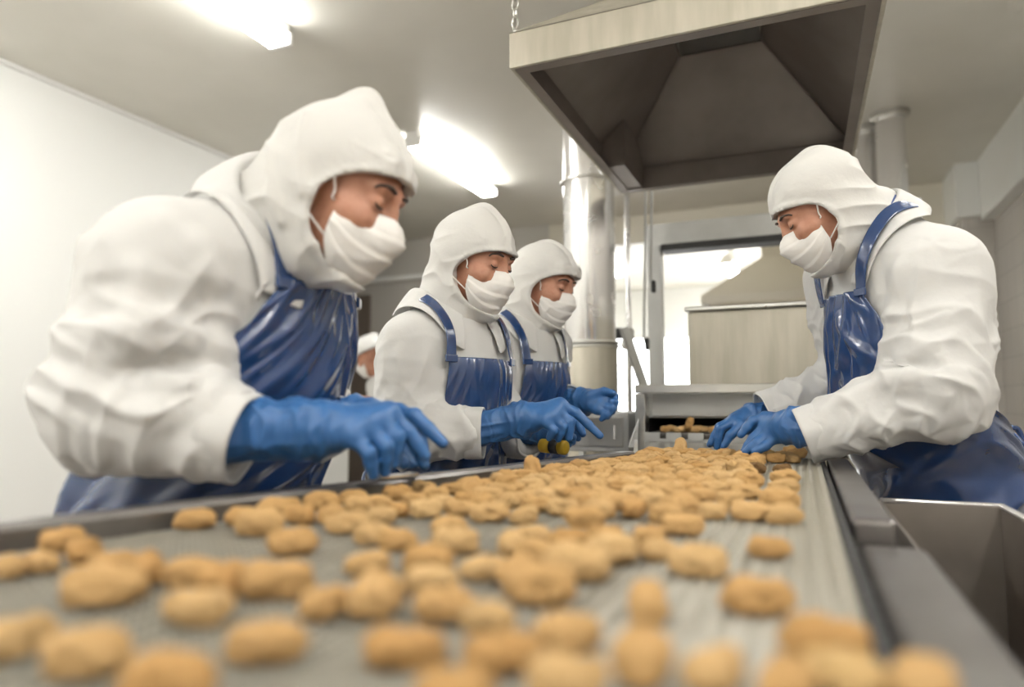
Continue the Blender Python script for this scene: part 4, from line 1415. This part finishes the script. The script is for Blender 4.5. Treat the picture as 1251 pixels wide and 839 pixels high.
    # seam at the cuff hem
    for W, d, r in cuffs:
        u = nrm(np.cross(d, (0.2, 0.3, 1)))
        w = np.cross(d, u)
        rws = []
        for rr, ax_ in ((r - 0.012, -0.036), (r + 0.0015, -0.046), (r + 0.004, -0.030), (r + 0.0030, -0.027), (r + 0.0035, -0.024), (r + 0.0035, 0.004), (r + 0.002, 0.0065), (r - 0.002, 0.0065), (r - 0.004, 0.003), (r - 0.005, -0.008)):
            rws.append(np.array([W + d * ax_ + (rr + 0.0035 * math.sin(2 * a + seed) + 0.0022 * math.sin(3 * a + 2 * seed) + 0.0012 * math.sin(7 * a)) * (math.cos(a) * u + math.sin(a) * w) for a in np.linspace(0, 2 * math.pi, 49)[:-1]]))
        Vc, Fc = loft_grid(rws, True)
        mk("cuff", Vc, Fc, M["cloth"], coat, mods=[("subsurf", 1)])
    # collar
    if s.get("collar", True):
        ndir = nrm(H - N0 - 0.06 * hf)
        nf = nrm(tf - ndir * (tf @ ndir))
        ns = np.cross(ndir, nf)
        rows = []
        cr = s.get("collar_r", 0.082)
        cw = s.get("collar_w", 1.0)
        for pr_, ph in ((0, 0.012), (0.003, 0.035), (0.006, 0.052), (0.014, 0.058), (0.022, 0.048), (0.034, 0.026), (0.045, 0.000), (0.054, -0.022)):
            row = []
            for a in np.linspace(-s.get("collar_a", 2.75), s.get("collar_a", 2.75), 61):
                tip = max(0, (abs(a) - s.get("collar_a", 2.75) + 0.85)) / 0.85
                fx = -math.cos(a)
                rr = cr + pr_ * (1 + 0.25 * tip) * cw
                q = N0 + ndir * (ph - 0.045 * max(fx, 0) - (0.018 * tip if ph < 0.03 else 0)) + rr * (fx * nf * 0.95 + math.sin(a) * ns * 1.02)
                row.append(q)
            row = np.array(row)
            if ph < 0.03:
                row = K.push(row, 0.005 if pr_ < 0.01 else 0.011, 10)
            rows.append(row)
        Vc, Fc = loft_grid(rows)
        mk("collar", Vc, Fc, M["cloth"], coat, mods=[("solid", 0.004, 1), ("subsurf", 1)])
        # blue piping inside the collar edge
        bl = N0 + ndir * 0.054
        ringp = [bl - ndir * 0.045 * max(-math.cos(a), 0) + (cr - 0.004) * (-math.cos(a) * nf * 0.95 + math.sin(a) * ns * 1.02) for a in np.linspace(-2.6, 2.6, 30)]
        MB().tube(ringp, 0.0035, 6).build("collar_piping", M["lining"], coat, smooth=True)

    # ---- hood
    hood_on = s.get("hooded", True)
    lo = np.minimum(H - 0.2, N0 - 0.16)
    hi = np.maximum(H + 0.2, N0 + 0.16)
    hv = Vol(lo, hi, s.get("hoodh", 0.0048))
    A = np.array([hs, hf, hu])
    hr = s.get("hood", (0.088, 0.106, 0.088))
    hv.add(ell(L(0, -0.016, 0.040), A, hr))
    hv.add(ell(L(0, s.get("crest_f", -0.02), s.get("crest_u", 0.082)), A, (0.032, 0.042, s.get("crest", 0.053))), 0.035)
    hv.add(ell(L(0, 0.012, -0.055), A, (0.075, 0.072, 0.080)), 0.03)
    hv.add(rc(L(0, -0.03, -0.03), N0 + 0.01 * z, 0.088, 0.088), 0.04)
    hv.add(rc(L(0, 0.0, -0.09), N0 - 0.02 * z + tf * 0.02, 0.062, 0.074), 0.03)
    hh_ = hv.like()
    for p, k in pr:
        hh_.add(p, k)
    hv.F = smin(hv.F, hh_.F - 0.011, 0.012)
    if s.get("brim", 0):
        br_ = s["brim"]
        hv.add(rc(L(-0.045, 0.078, 0.062), L(0.045, 0.078, 0.062), br_, br_), 0.025)
    outer = hv.like()
    outer.F = hv.F.copy()
    cut = ell(L(0, 0.112, -0.036 + s.get("cut_u", 0)), A, (0.145, s.get("cut_f", 0.125), s.get("cut_h", 0.086)))
    cv_ = hv.like()
    fn, _, _ = cut
    cv_.F = fn(cv_.ax[0][:, None, None], cv_.ax[1][None, :, None], cv_.ax[2][None, None, :])
    front = hv.ax[0][:, None, None] * hf[0] + hv.ax[1][None, :, None] * hf[1] + hv.ax[2][None, None, :] * hf[2] - float(H @ hf) - s.get("cut_back", -0.03)
    cutF = np.maximum(cv_.F, -front)
    hv.F = -smin(-hv.F, cutF, 0.008)
    # cavity so that the face is free, rim around the opening
    hv.F = np.maximum(hv.F, -(hh_.F - 0.004))
    rim = np.maximum(outer.F - 0.002, np.abs(cutF - 0.003) - 0.004)
    hv.F = smin(hv.F, np.maximum(rim, -(outer.F + 0.012)), 0.006)
    V, Q = hv.mesh(1)
    V, Q = subdiv(V, Q)
    Nn = vnormals(V, Q)
    # gathers: crown panel seam, soft creases running to the nape
    loc = (V - H)
    ls, lf, lu = loc @ hs, loc @ hf, loc @ hu
    w_top = np.clip((lu - 0.03) / 0.05, 0, 1)
    D = 0.006 * np.exp(-(ls / 0.006) ** 2) * w_top
    D -= 0.003 * np.exp(-((np.abs(ls) - 0.016) / 0.008) ** 2) * w_top
    pth = np.stack([ls / 0.05 + seed, lf / 0.13 + lu / 0.16, lu / 0.045 - lf / 0.09], 1)
    D += 0.0075 * ridged(pth) * np.clip(0.35 + (-lf) / 0.1 + (0.03 - lu) / 0.12, 0.15, 1.0)
    pf_ = np.stack([ls / 0.03, lf / 0.2, lu / 0.02 + seed], 1)
    D += 0.0022 * ridged(pf_) * np.clip((lf - 0.02) / 0.05, 0, 1) * np.clip((lu - 0.02) / 0.03, 0, 1)
    D += 0.006 * (noise3(V / 0.06 + seed) - 0.5)
    for (ps, r_, a_) in s.get("hood_folds", []):
        ln = np.array([L(*q) for q in ps])
        best = np.full(len(V), 9.0)
        for a, b in zip(ln[:-1], ln[1:]):
            ab = b - a
            t = np.clip((V - a) @ ab / (ab @ ab), 0, 1)
            best = np.minimum(best, np.linalg.norm(V - a - t[:, None] * ab, axis=1))
        D += a_ * np.exp(-(best / r_) ** 2)
    V = V + Nn * D[:, None]
    if hood_on:
        mk("hood", V, Q, M["hoodcloth"], root)

    # ---- mask
    mv = Vol(H - 0.2, H + 0.2, 0.006)
    mv.add(ell(L(0, 0.028, -0.064), A, (0.064, 0.070, 0.072)))
    mv.add(rc(L(0, 0.084, -0.008), L(0, 0.104, -0.036), 0.010, 0.013), 0.045)
    mv.add(rc(L(0, 0.097, -0.042), L(0, 0.072, -0.104), 0.013, 0.018), 0.03)
    rows = []
    nu, nv = 45, 34
    amax = s.get("mask_a", 1.16)
    for j in range(nv):
        t = j / (nv - 1)
        an = np.linspace(-amax, amax, nu)
        e = (np.abs(an) / amax) ** 2
        ut = s.get("mask_top", -0.012) + 0.003 * e - 0.016 * np.clip((np.abs(an) / amax - 0.78) / 0.22, 0, 1) ** 2 + 0.004 * np.exp(-(an / 0.25) ** 2)
        ub = -0.136 + 0.058 * e ** 1.3 + 0.006 * np.clip((np.abs(an) / amax - 0.78) / 0.22, 0, 1) ** 2
        u = ut + (ub - ut) * t
        org = np.array([L(0, 0.012, q) for q in u])
        dirs = np.cos(an)[:, None] * hf + np.sin(an)[:, None] * hs
        r = mv.cast_in(org, dirs, 0.16, 80)
        pl = 0.0038 * (1 - ((t * 4.2) % 1.0)) * (0.06 < t < 0.9)
        bow = 0.004 * math.sin(math.pi * t)
        crz = 0.0035 * ridged(np.stack([an * 2.2 + seed, np.full(nu, t * 5.0) + an * 1.2, np.full(nu, seed)], 1))
        rows.append(org + dirs * (r + 0.003 + bow + pl + crz * np.sin(math.pi * np.clip(t, 0, 1)) + 0.0)[:, None])
    Vm, Fm = loft_grid(rows)
    mask = mk("face_mask", Vm, Fm, M["mask"], root, mods=[("solid", 0.0014, 1)])
    for sg, col in ((-1, 0), (1, nu - 1)):
        for j, (s2, f2, u2) in ((0, (0.081, 0.020, 0.040)), (nv - 1, (0.083, -0.016, -0.030))):
            a = rows[j][col]
            b = L(sg * s2, f2, u2)
            mid = (a + b) / 2 + sg * hs * 0.009
            pts = spline([a, mid, b], 14)
            pts[1:] = v.push(pts[1:], 0.005, 10)
            if s.get("straps", True):
                MB().tube(pts, 0.0017, 6).build("ear_loop", M["mask"], mask, smooth=True)
    # ---- apron
    if s.get("apron", True):
        av = s["apron"]
        spine = [np.array([Pv[0], Pv[1], av.get("hem", 0.52)]) - tf * 0.01, Pv, W0, C0, N0 - 0.06 * z]
        seg = np.cumsum([0] + [np.linalg.norm(spine[i + 1] - spine[i]) for i in range(4)])
        ts = av["bib_t"]           # how far up the trunk the bib ends (fraction)
        nv, nu = 90, 91
        rows, R_, O_, Dd = [], [], [], []
        for j in range(nv):
            q = j / (nv - 1) * ts * seg[-1]
            k = min(int(np.searchsorted(seg, q, "right")) - 1, 3)
            c = spine[k] + (spine[k + 1] - spine[k]) * ((q - seg[k]) / (seg[k + 1] - seg[k]))
            hfrac = j / (nv - 1)
            ph = np.interp(hfrac, *av["phi"])
            an = np.linspace(-ph, ph, nu) + av.get("turn", 0.0)
            dirs = np.cos(an)[:, None] * tf + np.sin(an)[:, None] * side
            r = T.cast_in(np.repeat(c[None], nu, 0), dirs, 0.46, 110)
            R_.append(r)
            O_.append(c)
            Dd.append(dirs)
        R_ = np.array(R_)
        for _ in range(6):
            R_[1:-1] = R_[1:-1] * 0.5 + 0.25 * (R_[2:] + R_[:-2])
            R_[:, 1:-1] = np.maximum(R_[:, 1:-1], 0.5 * R_[:, 1:-1] + 0.25 * (R_[:, 2:] + R_[:, :-2]))
        base = np.array([O_[j] + Dd[j] * R_[j][:, None] for j in range(nv)])
        flat = base.reshape(-1, 3)
        uu = np.tile(np.linspace(-1, 1, nu), nv)
        vv = np.repeat(np.linspace(0, 1, nv), nu)
        def cre(a_, b_, c_, sd):
            n_ = noise3(np.stack([uu * 1.6 + sd, vv * 3.2 + sd, uu * 0 + seed], 1)) - 0.5
            k_ = noise3(np.stack([uu * 1.4 + sd + 20, vv * 3.0, uu * 0 + seed + sd], 1))
            x_ = uu * a_ + vv * b_ + c_ + 1.4 * n_
            x_ = x_ - np.floor(x_)
            return (1 - np.abs(2 * x_ - 1)) ** 1.7 * np.clip(k_ * 2.6 - 0.75, 0, 1.2)
        wr_ = 0.017 * np.maximum(np.maximum(cre(1.6, 4.5, 0, 1.0 + seed), cre(-2.2, 5.5, 0.3, 5.0 + seed)), np.maximum(cre(3.4, 1.2, 0.1, 9.0 + seed), 0.5 * cre(-5.0, 9.0, 0.6, 13.0 + seed))) - 0.003
        wr_ *= av.get("wrinkle", 1.0) * (0.45 + 0.6 * np.exp(-((vv - av.get("waist_v", 0.5)) / 0.22) ** 2))
        if av.get("center_fold"):
            wr_ += av["center_fold"] * np.exp(-((uu - av.get("fold_u", 0.1)) / 0.07) ** 2) * np.clip((vv - 0.45) / 0.2, 0, 1)
        dirs = np.concatenate(Dd)
        Va = flat + dirs * (0.015 + np.maximum(wr_, -0.006))[:, None]
        _, Fa = loft_grid([Va[j * nu:(j + 1) * nu] for j in range(nv)])
        ap = mk("apron", Va, Fa, M["apron"], root, mods=[("solid", 0.0022, 1), ("subsurf", 1)])
        G = Va.reshape(nv, nu, 3)
        # the coat lies flat beneath the apron
        me = coat.data
        cvx = np.empty(len(me.vertices) * 3)
        me.vertices.foreach_get("co", cvx)
        cvx = cvx.reshape(-1, 3) + ft
        zt = np.array([o_[2] for o_ in O_])
        Oa = np.array(O_)
        rj = np.clip(np.interp(cvx[:, 2], zt, np.arange(nv)), 0, nv - 1)
        cc = np.stack([np.interp(rj, np.arange(nv), Oa[:, i]) for i in range(3)], 1)
        dl = cvx - cc
        ang = np.arctan2(dl @ side, dl @ tf)
        rad = np.hypot(dl @ side, dl @ tf)
        phv = np.array([np.interp(q_ / (nv - 1), *av["phi"]) for q_ in range(nv)])
        phc = np.interp(rj, np.arange(nv), phv)
        rap = np.linalg.norm((G - Oa[:, None])[:, :, :2], axis=2)
        col = np.clip((ang / phc * 0.5 + 0.5) * (nu - 1), 0, nu - 1)
        ra = rap[rj.astype(int), col.astype(int)]
        hit = (np.abs(ang) < phc * 0.985) & (cvx[:, 2] > zt[0]) & (cvx[:, 2] < zt[-1]) & (rad > ra - 0.006) & (rad < ra + 0.026) & (T.sample(cvx) < 0.022)
        cvx[hit, :2] = (cc + dl * ((ra - 0.007) / np.maximum(rad, 1e-4))[:, None])[hit, :2]
        me.vertices.foreach_set("co", (cvx - ft).ravel())
        me.update()
        for sg, col in ((-1, 1), (1, nu - 2)):
            a = G[-1, col] + (G[-2, col] - G[-1, col]) * 0.8
            nb_ = N0 - tf * 0.075 + sg * side * 0.035 + s.get("nape", 0.035) * z
            mid = N0 + sg * side * 0.098 + tf * 0.035 + 0.012 * z
            pts = spline([a, a * 0.55 + mid * 0.45 + tf * 0.012, mid, nb_], 30)
            pts = K.push(pts, s.get("strap_off", 0.0065), 10)
            pts = np.concatenate([[pts[0]], (pts[:-2] + pts[1:-1] * 2 + pts[2:]) / 4, [pts[-1]]])
            pts = pts[:s.get("strap_cut", 30)]
            out = K.grad(pts, 0.015)
            Vr, Fr = ribbon(pts, out, s.get("strap_w", 0.03))
            mk("neck_strap", Vr, Fr, M["apron"], ap, mods=[("solid", 0.0025, 1), ("subsurf", 1)])
            bk = MB().obox(a + out[0] * 0.006 + 0.010 * z, a + out[0] * 0.006 - 0.008 * z, 0.034, 0.006, tuple(out[0]))
            bk.build("strap_loop", M["apron"], ap, mods=[("bevel", 0.002)])
        # waist tie from the side edges to the back
        jw = int(av.get("waist_v", 0.5) * nv)
        for sg, col in ((-1, 0), (1, nu - 1)):
            a = G[jw, col]
            bkp = W0 - tf * 0.2 + sg * side * 0.02 - z * 0.06
            pts = T.push(spline([a, (a + bkp) / 2 + sg * side * 0.04, bkp], 20), 0.008, 10)
            MB().tube(pts, 0.005, 8).build("waist_tie", M["apron"], ap, smooth=True)
            tip = T.push(np.array([bkp - z * 0.16 - tf * 0.05 + sg * side * 0.02]), 0.012)[0]
            MB().tube(spline([bkp - tf * 0.01, bkp - tf * 0.035 - z * 0.02, tip], 12), [0.007] * 6 + [0.006] * 5 + [0.009], 8).build("tie_end", M["apron"], ap, smooth=True)
    for gname, gs in s.get("gloves", []):
        glove("glove", root, gs, gs.get("h", 0.0026), seed)
    return root, coat, K, T, L, rows


def px(*a):
    return [P(*q) for q in a]


def hand(cuff, wrist, cr, wr, fingers, thumb, fr=0.0102, pr=0.017):
    return dict(cuff=P(*cuff), wrist=P(*wrist), cuff_r=cr, wrist_r=wr, fingers=[tuple(P(*q) for q in f) for f in fingers], thumb=tuple(P(*q) for q in thumb), fr=fr, palm_r=pr)


# ---- worker nearest the camera
def mirror(S, c, side):
    d = (S - c) @ side
    return S - 2 * d * side


Rg = lambda az: np.array([math.sin(az), math.cos(az), 0])   # noqa
sA = dict(seed=1.3, label="worker nearest the camera on the left, leaning over the belt in hood and mask",
          head=P(415, 234, 1.05), face=(0.978, 0.208), pitch=24, neck=P(338, 270, 1.12), chest=P(312, 390, 1.14), waist=P(288, 500, 1.16), pelvis=P(245, 625, 1.18), tface=(0.985, 0.17),
          sr=P(204, 330, 0.97), er=P(146, 492, 0.93), wr=P(297, 534, 0.93), sl=P(378, 300, 1.28), el=P(345, 480, 1.31), wl=P(392, 521, 1.17),
          sleeve=(0.096, 0.084, 0.072, 0.064), girth=0.96, shr=0.094, fold=1.05, brim=0.012, nape=-0.02, collar_a=2.2, strap_cut=20, crest=0.064, crest_u=0.098, crest_f=-0.022, h=0.0072,
          apron=dict(bib_t=0.925, phi=([0, 0.45, 0.6, 0.75, 0.9, 1.0], [2.8, 2.75, 2.4, 1.6, 1.0, 0.80]), waist_v=0.55, wrinkle=1.4),
          hood_folds=[([(-0.085, 0.05, 0.050), (-0.07, 0.075, 0.080), (-0.03, 0.075, 0.115)], 0.007, 0.008), ([(-0.085, 0.065, 0.055), (-0.055, 0.09, 0.075)], 0.009, -0.006), ([(-0.09, 0.0, -0.03), (-0.1, -0.03, 0.02), (-0.08, -0.06, 0.08)], 0.010, 0.007), ([(-0.08, -0.02, -0.08), (-0.09, -0.06, -0.03), (-0.07, -0.10, 0.02)], 0.010, 0.008)])
sA["gloves"] = [("r", hand((292, 525, 0.93), (378, 524, 0.945), 0.046, 0.036,
                           [((474, 504, 0.985), (499, 528, 0.985), (519, 556, 0.985)), ((462, 512, 0.965), (485, 533, 0.96), (481, 566, 0.965)),
                            ((448, 520, 0.95), (471, 545, 0.943), (470, 576, 0.952)), ((430, 532, 0.935), (451, 553, 0.925), (456, 580, 0.935))],
                           ((430, 515, 0.99), (465, 540, 1.00), (494, 566, 1.00)), 0.0112, 0.0185)),
                ("l", hand((396, 521, 1.165), (440, 515, 1.12), 0.042, 0.036,
                           [((486, 505, 1.07), (506, 507, 1.045), (541, 541, 1.03)), ((488, 512, 1.085), (512, 528, 1.07), (518, 568, 1.06)),
                            ((484, 520, 1.10), (505, 538, 1.09), (507, 566, 1.085)), ((478, 528, 1.115), (496, 545, 1.11), (494, 562, 1.105))],
                           ((465, 520, 1.08), (488, 545, 1.06), (502, 566, 1.05)), 0.0112, 0.0185))]
sA["ridges"] = [([(200, 400), (262, 440), (300, 470)], 0.016, 0.006, 1), ([(110, 420), (170, 408), (225, 420)], 0.014, 0.006, 1), ([(160, 520), (200, 480), (250, 470)], 0.014, 0.006, 1),
                ([(170, 330), (165, 400), (150, 450)], 0.012, 0.005, 1), ([(150, 455), (200, 440), (245, 455)], 0.010, 0.001, -1), ([(255, 320), (268, 370), (262, 420)], 0.014, 0.006, 1), ([(200, 275), (240, 300), (265, 345)], 0.012, 0.006, 1)]

sB = dict(seed=4.7, label="woman worker in the middle of the left row, pointing a gloved finger at the belt",
          head=P(580, 320, 1.74), face=(0.985, -0.17), pitch=16, neck=P(545, 388, 1.77), chest=P(548, 455, 1.76), waist=P(545, 530, 1.76), pelvis=P(535, 600, 1.78), tface=(0.95, -0.25),
          sr=P(505, 425, 1.66), er=P(492, 528, 1.60), wr=P(588, 528, 1.58), sl=P(588, 425, 1.88), el=P(600, 520, 1.87), wl=P(650, 530, 1.72),
          sleeve=(0.076, 0.072, 0.062, 0.054), strap_off=0.018, girth=0.9, h=0.0085, crest=0.056, hood=(0.091, 0.110, 0.094), cut_h=0.080, cut_u=-0.004, crest_f=-0.012, crest_u=0.086,
          apron=dict(bib_t=0.93, phi=([0, 0.45, 0.55, 0.68, 0.85, 1.0], [2.4, 2.4, 2.0, 1.2, 0.86, 0.80]), waist_v=0.5, wrinkle=0.9))
sB["gloves"] = [("r", hand((583, 524, 1.575), (634, 513, 1.58), 0.043, 0.034,
                           [((684, 494, 1.575), (704, 504, 1.565), (733, 532, 1.55)), ((680, 502, 1.56), (697, 515, 1.55), (695, 535, 1.55)),
                            ((674, 508, 1.55), (688, 521, 1.54), (682, 536, 1.545)), ((665, 513, 1.54), (677, 526, 1.53), (671, 535, 1.54))],
                           ((655, 510, 1.59), (680, 524, 1.595), (700, 534, 1.59)), 0.0108, 0.018)),
                ("l", hand((645, 526, 1.75), (662, 523, 1.72), 0.038, 0.033,
                           [((694, 514, 1.67), (706, 516, 1.65), (712, 530, 1.64)), ((692, 519, 1.685), (704, 522, 1.67), (706, 535, 1.66)),
                            ((688, 523, 1.70), (699, 528, 1.69), (699, 538, 1.68)), ((683, 527, 1.71), (692, 532, 1.705), (691, 540, 1.70))],
                           ((678, 520, 1.68), (690, 529, 1.66), (699, 538, 1.65)), 0.0108, 0.018))]

sC = dict(seed=8.1, label="farthest worker of the left row, standing behind the woman with one fist raised",
          head=P(665, 347, 2.2), face=(0.985, -0.17), pitch=18, neck=P(636, 402, 2.22), chest=P(632, 455, 2.2), waist=P(630, 520, 2.2), pelvis=P(618, 590, 2.22), tface=(0.93, -0.3),
          sr=P(598, 432, 2.13), er=P(596, 510, 2.12), wr=P(655, 525, 2.0), sl=P(668, 425, 2.36), el=P(660, 495, 2.42), wl=P(697, 490, 2.16),
          sleeve=(0.080, 0.072, 0.062, 0.053), strap_off=0.018, girth=0.95, h=0.0095, crest=0.045, brim=0.015,
          apron=dict(bib_t=0.93, phi=([0, 0.45, 0.55, 0.68, 0.85, 1.0], [2.4, 2.4, 2.0, 1.2, 0.80, 0.72]), waist_v=0.5))
sC["gloves"] = [("l", hand((690, 489, 2.18), (712, 490, 2.10), 0.040, 0.034,
                           [((738, 480, 2.045), (751, 484, 2.02), (750, 497, 2.02)), ((737, 487, 2.03), (751, 491, 2.005), (748, 503, 2.01)),
                            ((734, 494, 2.02), (747, 499, 1.995), (742, 509, 2.0)), ((730, 500, 2.015), (741, 506, 1.99), (735, 512, 1.995))],
                           ((722, 484, 2.05), (738, 478, 2.02), (749, 480, 2.0)), 0.0115, 0.019)),
                ("r", hand((650, 524, 2.0), (668, 524, 1.94), 0.038, 0.033,
                           [((690, 524, 1.88), (699, 530, 1.87), (700, 540, 1.87)), ((688, 528, 1.87), (696, 535, 1.86), (695, 543, 1.86)),
                            ((684, 531, 1.865), (691, 538, 1.855), (689, 545, 1.855)), ((680, 533, 1.86), (686, 540, 1.85), (684, 546, 1.85))],
                           ((678, 520, 1.90), (690, 518, 1.89), (699, 520, 1.89)), 0.0108, 0.018))]

sD = dict(seed=12.4, label="worker alone on the right of the belt, looking down in hood and blue apron",
          head=P(1003, 257, 1.62), face=(-0.975, -0.22), pitch=30, neck=P(1076, 285, 1.62), chest=P(1105, 390, 1.63), waist=P(1116, 490, 1.64), pelvis=P(1145, 575, 1.67), tface=(-0.93, -0.37),
          sl=P(1140, 335, 1.50), el=P(1150, 478, 1.42), wl=P(984, 532, 1.50), sr=P(1035, 340, 1.80), er=P(1050, 470, 1.86), wr=P(934, 506, 1.86),
          sleeve=(0.098, 0.090, 0.072, 0.057), girth=1.0, shr=0.10, h=0.008, sq=0.80, fold=1.0, crest=0.056, crest_f=-0.055, hip=0.88, collar_w=0.55, collar_r=0.084, strap_off=0.019,
          apron=dict(bib_t=0.90, phi=([0, 0.45, 0.57, 0.7, 0.85, 1.0], [2.95, 2.95, 2.7, 1.6, 0.95, 0.62]), waist_v=0.5, wrinkle=1.4, center_fold=0.012, fold_u=-0.1))
sD["gloves"] = [("l", hand((992, 523, 1.50), (972, 521, 1.53), 0.044, 0.036,
                           [((936, 511, 1.60), (919, 514, 1.605), (905, 531, 1.605)), ((938, 518, 1.585), (920, 536, 1.585), (909, 552, 1.585)),
                            ((943, 526, 1.57), (925, 541, 1.565), (911, 552, 1.57)), ((950, 532, 1.555), (935, 545, 1.55), (922, 552, 1.555))],
                           ((955, 519, 1.60), (935, 530, 1.63), (918, 540, 1.63)), 0.0112, 0.0185)),
                ("r", hand((938, 509, 1.86), (920, 512, 1.85), 0.040, 0.034,
                           [((899, 511, 1.85), (879, 521, 1.84), (868, 541, 1.84)), ((897, 514, 1.83), (880, 524, 1.82), (876, 546, 1.82)),
                            ((895, 518, 1.86), (876, 530, 1.86), (867, 543, 1.86)), ((897, 520, 1.87), (883, 531, 1.88), (873, 543, 1.88))],
                           ((906, 520, 1.81), (892, 532, 1.80), (884, 545, 1.80)), 0.0108, 0.018))]
sD["ridges"] = [([(1010, 500), (1050, 478), (1090, 468)], 0.014, 0.006, 1), ([(1080, 445), (1110, 470), (1150, 480)], 0.016, 0.006, 1), ([(1100, 330), (1095, 380), (1085, 430)], 0.013, 0.005, 1), ([(1120, 420), (1150, 450), (1175, 455)], 0.012, 0.005, 1),
                ([(1085, 440), (1110, 450), (1140, 445)], 0.010, 0.001, -1)]

rA = person(sA)
rB = person(sB)
rC = person(sC)
rD = person(sD)

# yellow and black roll on the third worker's near cuff side
yr = empty("tape_roll", P(677, 543, 1.60), "yellow and black roll held under the woman's gloved hand", "roll")
c0, c1 = P(661, 544, 1.67), P(692, 547, 1.62)
ax = nrm(c1 - c0)
for k, (t0, t1, m_) in enumerate(((0, 0.4, "yellow"), (0.4, 0.72, "black"), (0.72, 1.0, "yellow"))):
    Lh = np.linalg.norm(c1 - c0)
    MB().lathe(c0 + ax * Lh * t0, [(0.013, 0), (0.017, 0.003), (0.017, Lh * (t1 - t0) - 0.003), (0.013, Lh * (t1 - t0))], 24, ax).build("band", M[m_], yr, smooth=True)["label"] = m_ + " band"

# ---- worker far behind in a hard hat
sE = dict(seed=15.0, label="worker far behind in a white hard hat and mask, half hidden by the woman", group=None,
          head=P(452, 437, 5.0), face=(-0.92, -0.3), pitch=24, neck=P(468, 464, 5.05), chest=P(472, 486, 5.05), waist=P(474, 504, 5.05), pelvis=P(475, 521, 5.05), tface=(-0.9, -0.4),
          sl=P(476, 473, 4.87), el=P(479, 512, 4.82), wl=P(456, 494, 4.70), sr=P(462, 473, 5.22), er=P(462, 512, 5.25), wr=P(445, 500, 5.15),
          h=0.014, hh=0.006, hoodh=0.008, fine=False, apron=None, collar=False, straps=False, hooded=False, hood=(0.078, 0.098, 0.086), crest=0.02)
rE = person(sE)
hf, hu, hs = frame(sE["face"], sE["pitch"])
Lh = rE[4]
hat = Vol(sE["head"] - 0.3, sE["head"] + 0.3, 0.007)
A = np.array([hs, hf, hu])
hat.add(ell(Lh(0, -0.01, 0.055), A, (0.108, 0.130, 0.105)))
hat.sub(half(Lh(0, 0, 0.04), -hu, 0.3))
hat.add(ell(Lh(0, 0.075, 0.045), A, (0.095, 0.10, 0.008)), 0.012)
hat.add(rc(Lh(0, 0.07, 0.14), Lh(0, -0.1, 0.14), 0.02), 0.03)
hat.sub(ell(Lh(0, -0.01, 0.03), A, (0.09, 0.11, 0.09)), 0)
V, Q = hat.mesh(1)
mk("hard_hat", V, Q, M["boot"], rE[0])
glove("hand", rE[0], hand((456, 494, 4.70), (449, 490, 4.68), 0.03, 0.027,
                          [((440, 486, 4.66), (434, 487, 4.65), (429, 491, 4.64)), ((440, 488, 4.65), (437, 493, 4.64), (438, 499, 4.64)), ((441, 491, 4.64), (439, 497, 4.63), (441, 502, 4.64)), ((443, 494, 4.63), (442, 499, 4.62), (444, 503, 4.63))],
                          ((446, 489, 4.68), (441, 493, 4.68), (438, 496, 4.67)), 0.0095, 0.017), 0.004, 3.0, M["skin"])
# ------------------------------------------------------------------ camera, light, view
cd_ = bpy.data.cameras.new("camera")
cd_.sensor_width = 36.0
cd_.lens = FPX * 36.0 / 1251.0
cd_.clip_start = 0.02
cd_.dof.use_dof = True
cd_.dof.focus_distance = 1.62
cd_.dof.aperture_fstop = 1.6
cam = bpy.data.objects.new("camera", cd_)
COL.objects.link(cam)
R3 = Matrix((RGT, UPV, -FWD)).transposed()
cam.matrix_world = Matrix.Translation(CAM) @ R3.to_4x4()
sc = bpy.context.scene
sc.camera = cam
w = bpy.data.worlds.new("world")
sc.world = w
w.use_nodes = True
w.node_tree.nodes["Background"].inputs[0].default_value = (1, 1, 1, 1)
w.node_tree.nodes["Background"].inputs[1].default_value = 0.3
sc.view_settings.view_transform = "Standard"
sc.view_settings.look = "None"
sc.view_settings.gamma = 1.0
sc.view_settings.use_curve_mapping = False
sc.view_settings.exposure = 0.46
sc.cycles.use_denoising = True
sc.cycles.max_bounces = 10
sc.cycles.diffuse_bounces = 6
sc.cycles.sample_clamp_indirect = 6.0
sc.cycles.caustics_reflective = False
sc.cycles.caustics_refractive = False
for o in list(bpy.data.objects):
    if "_o" in o:
        del o["_o"]
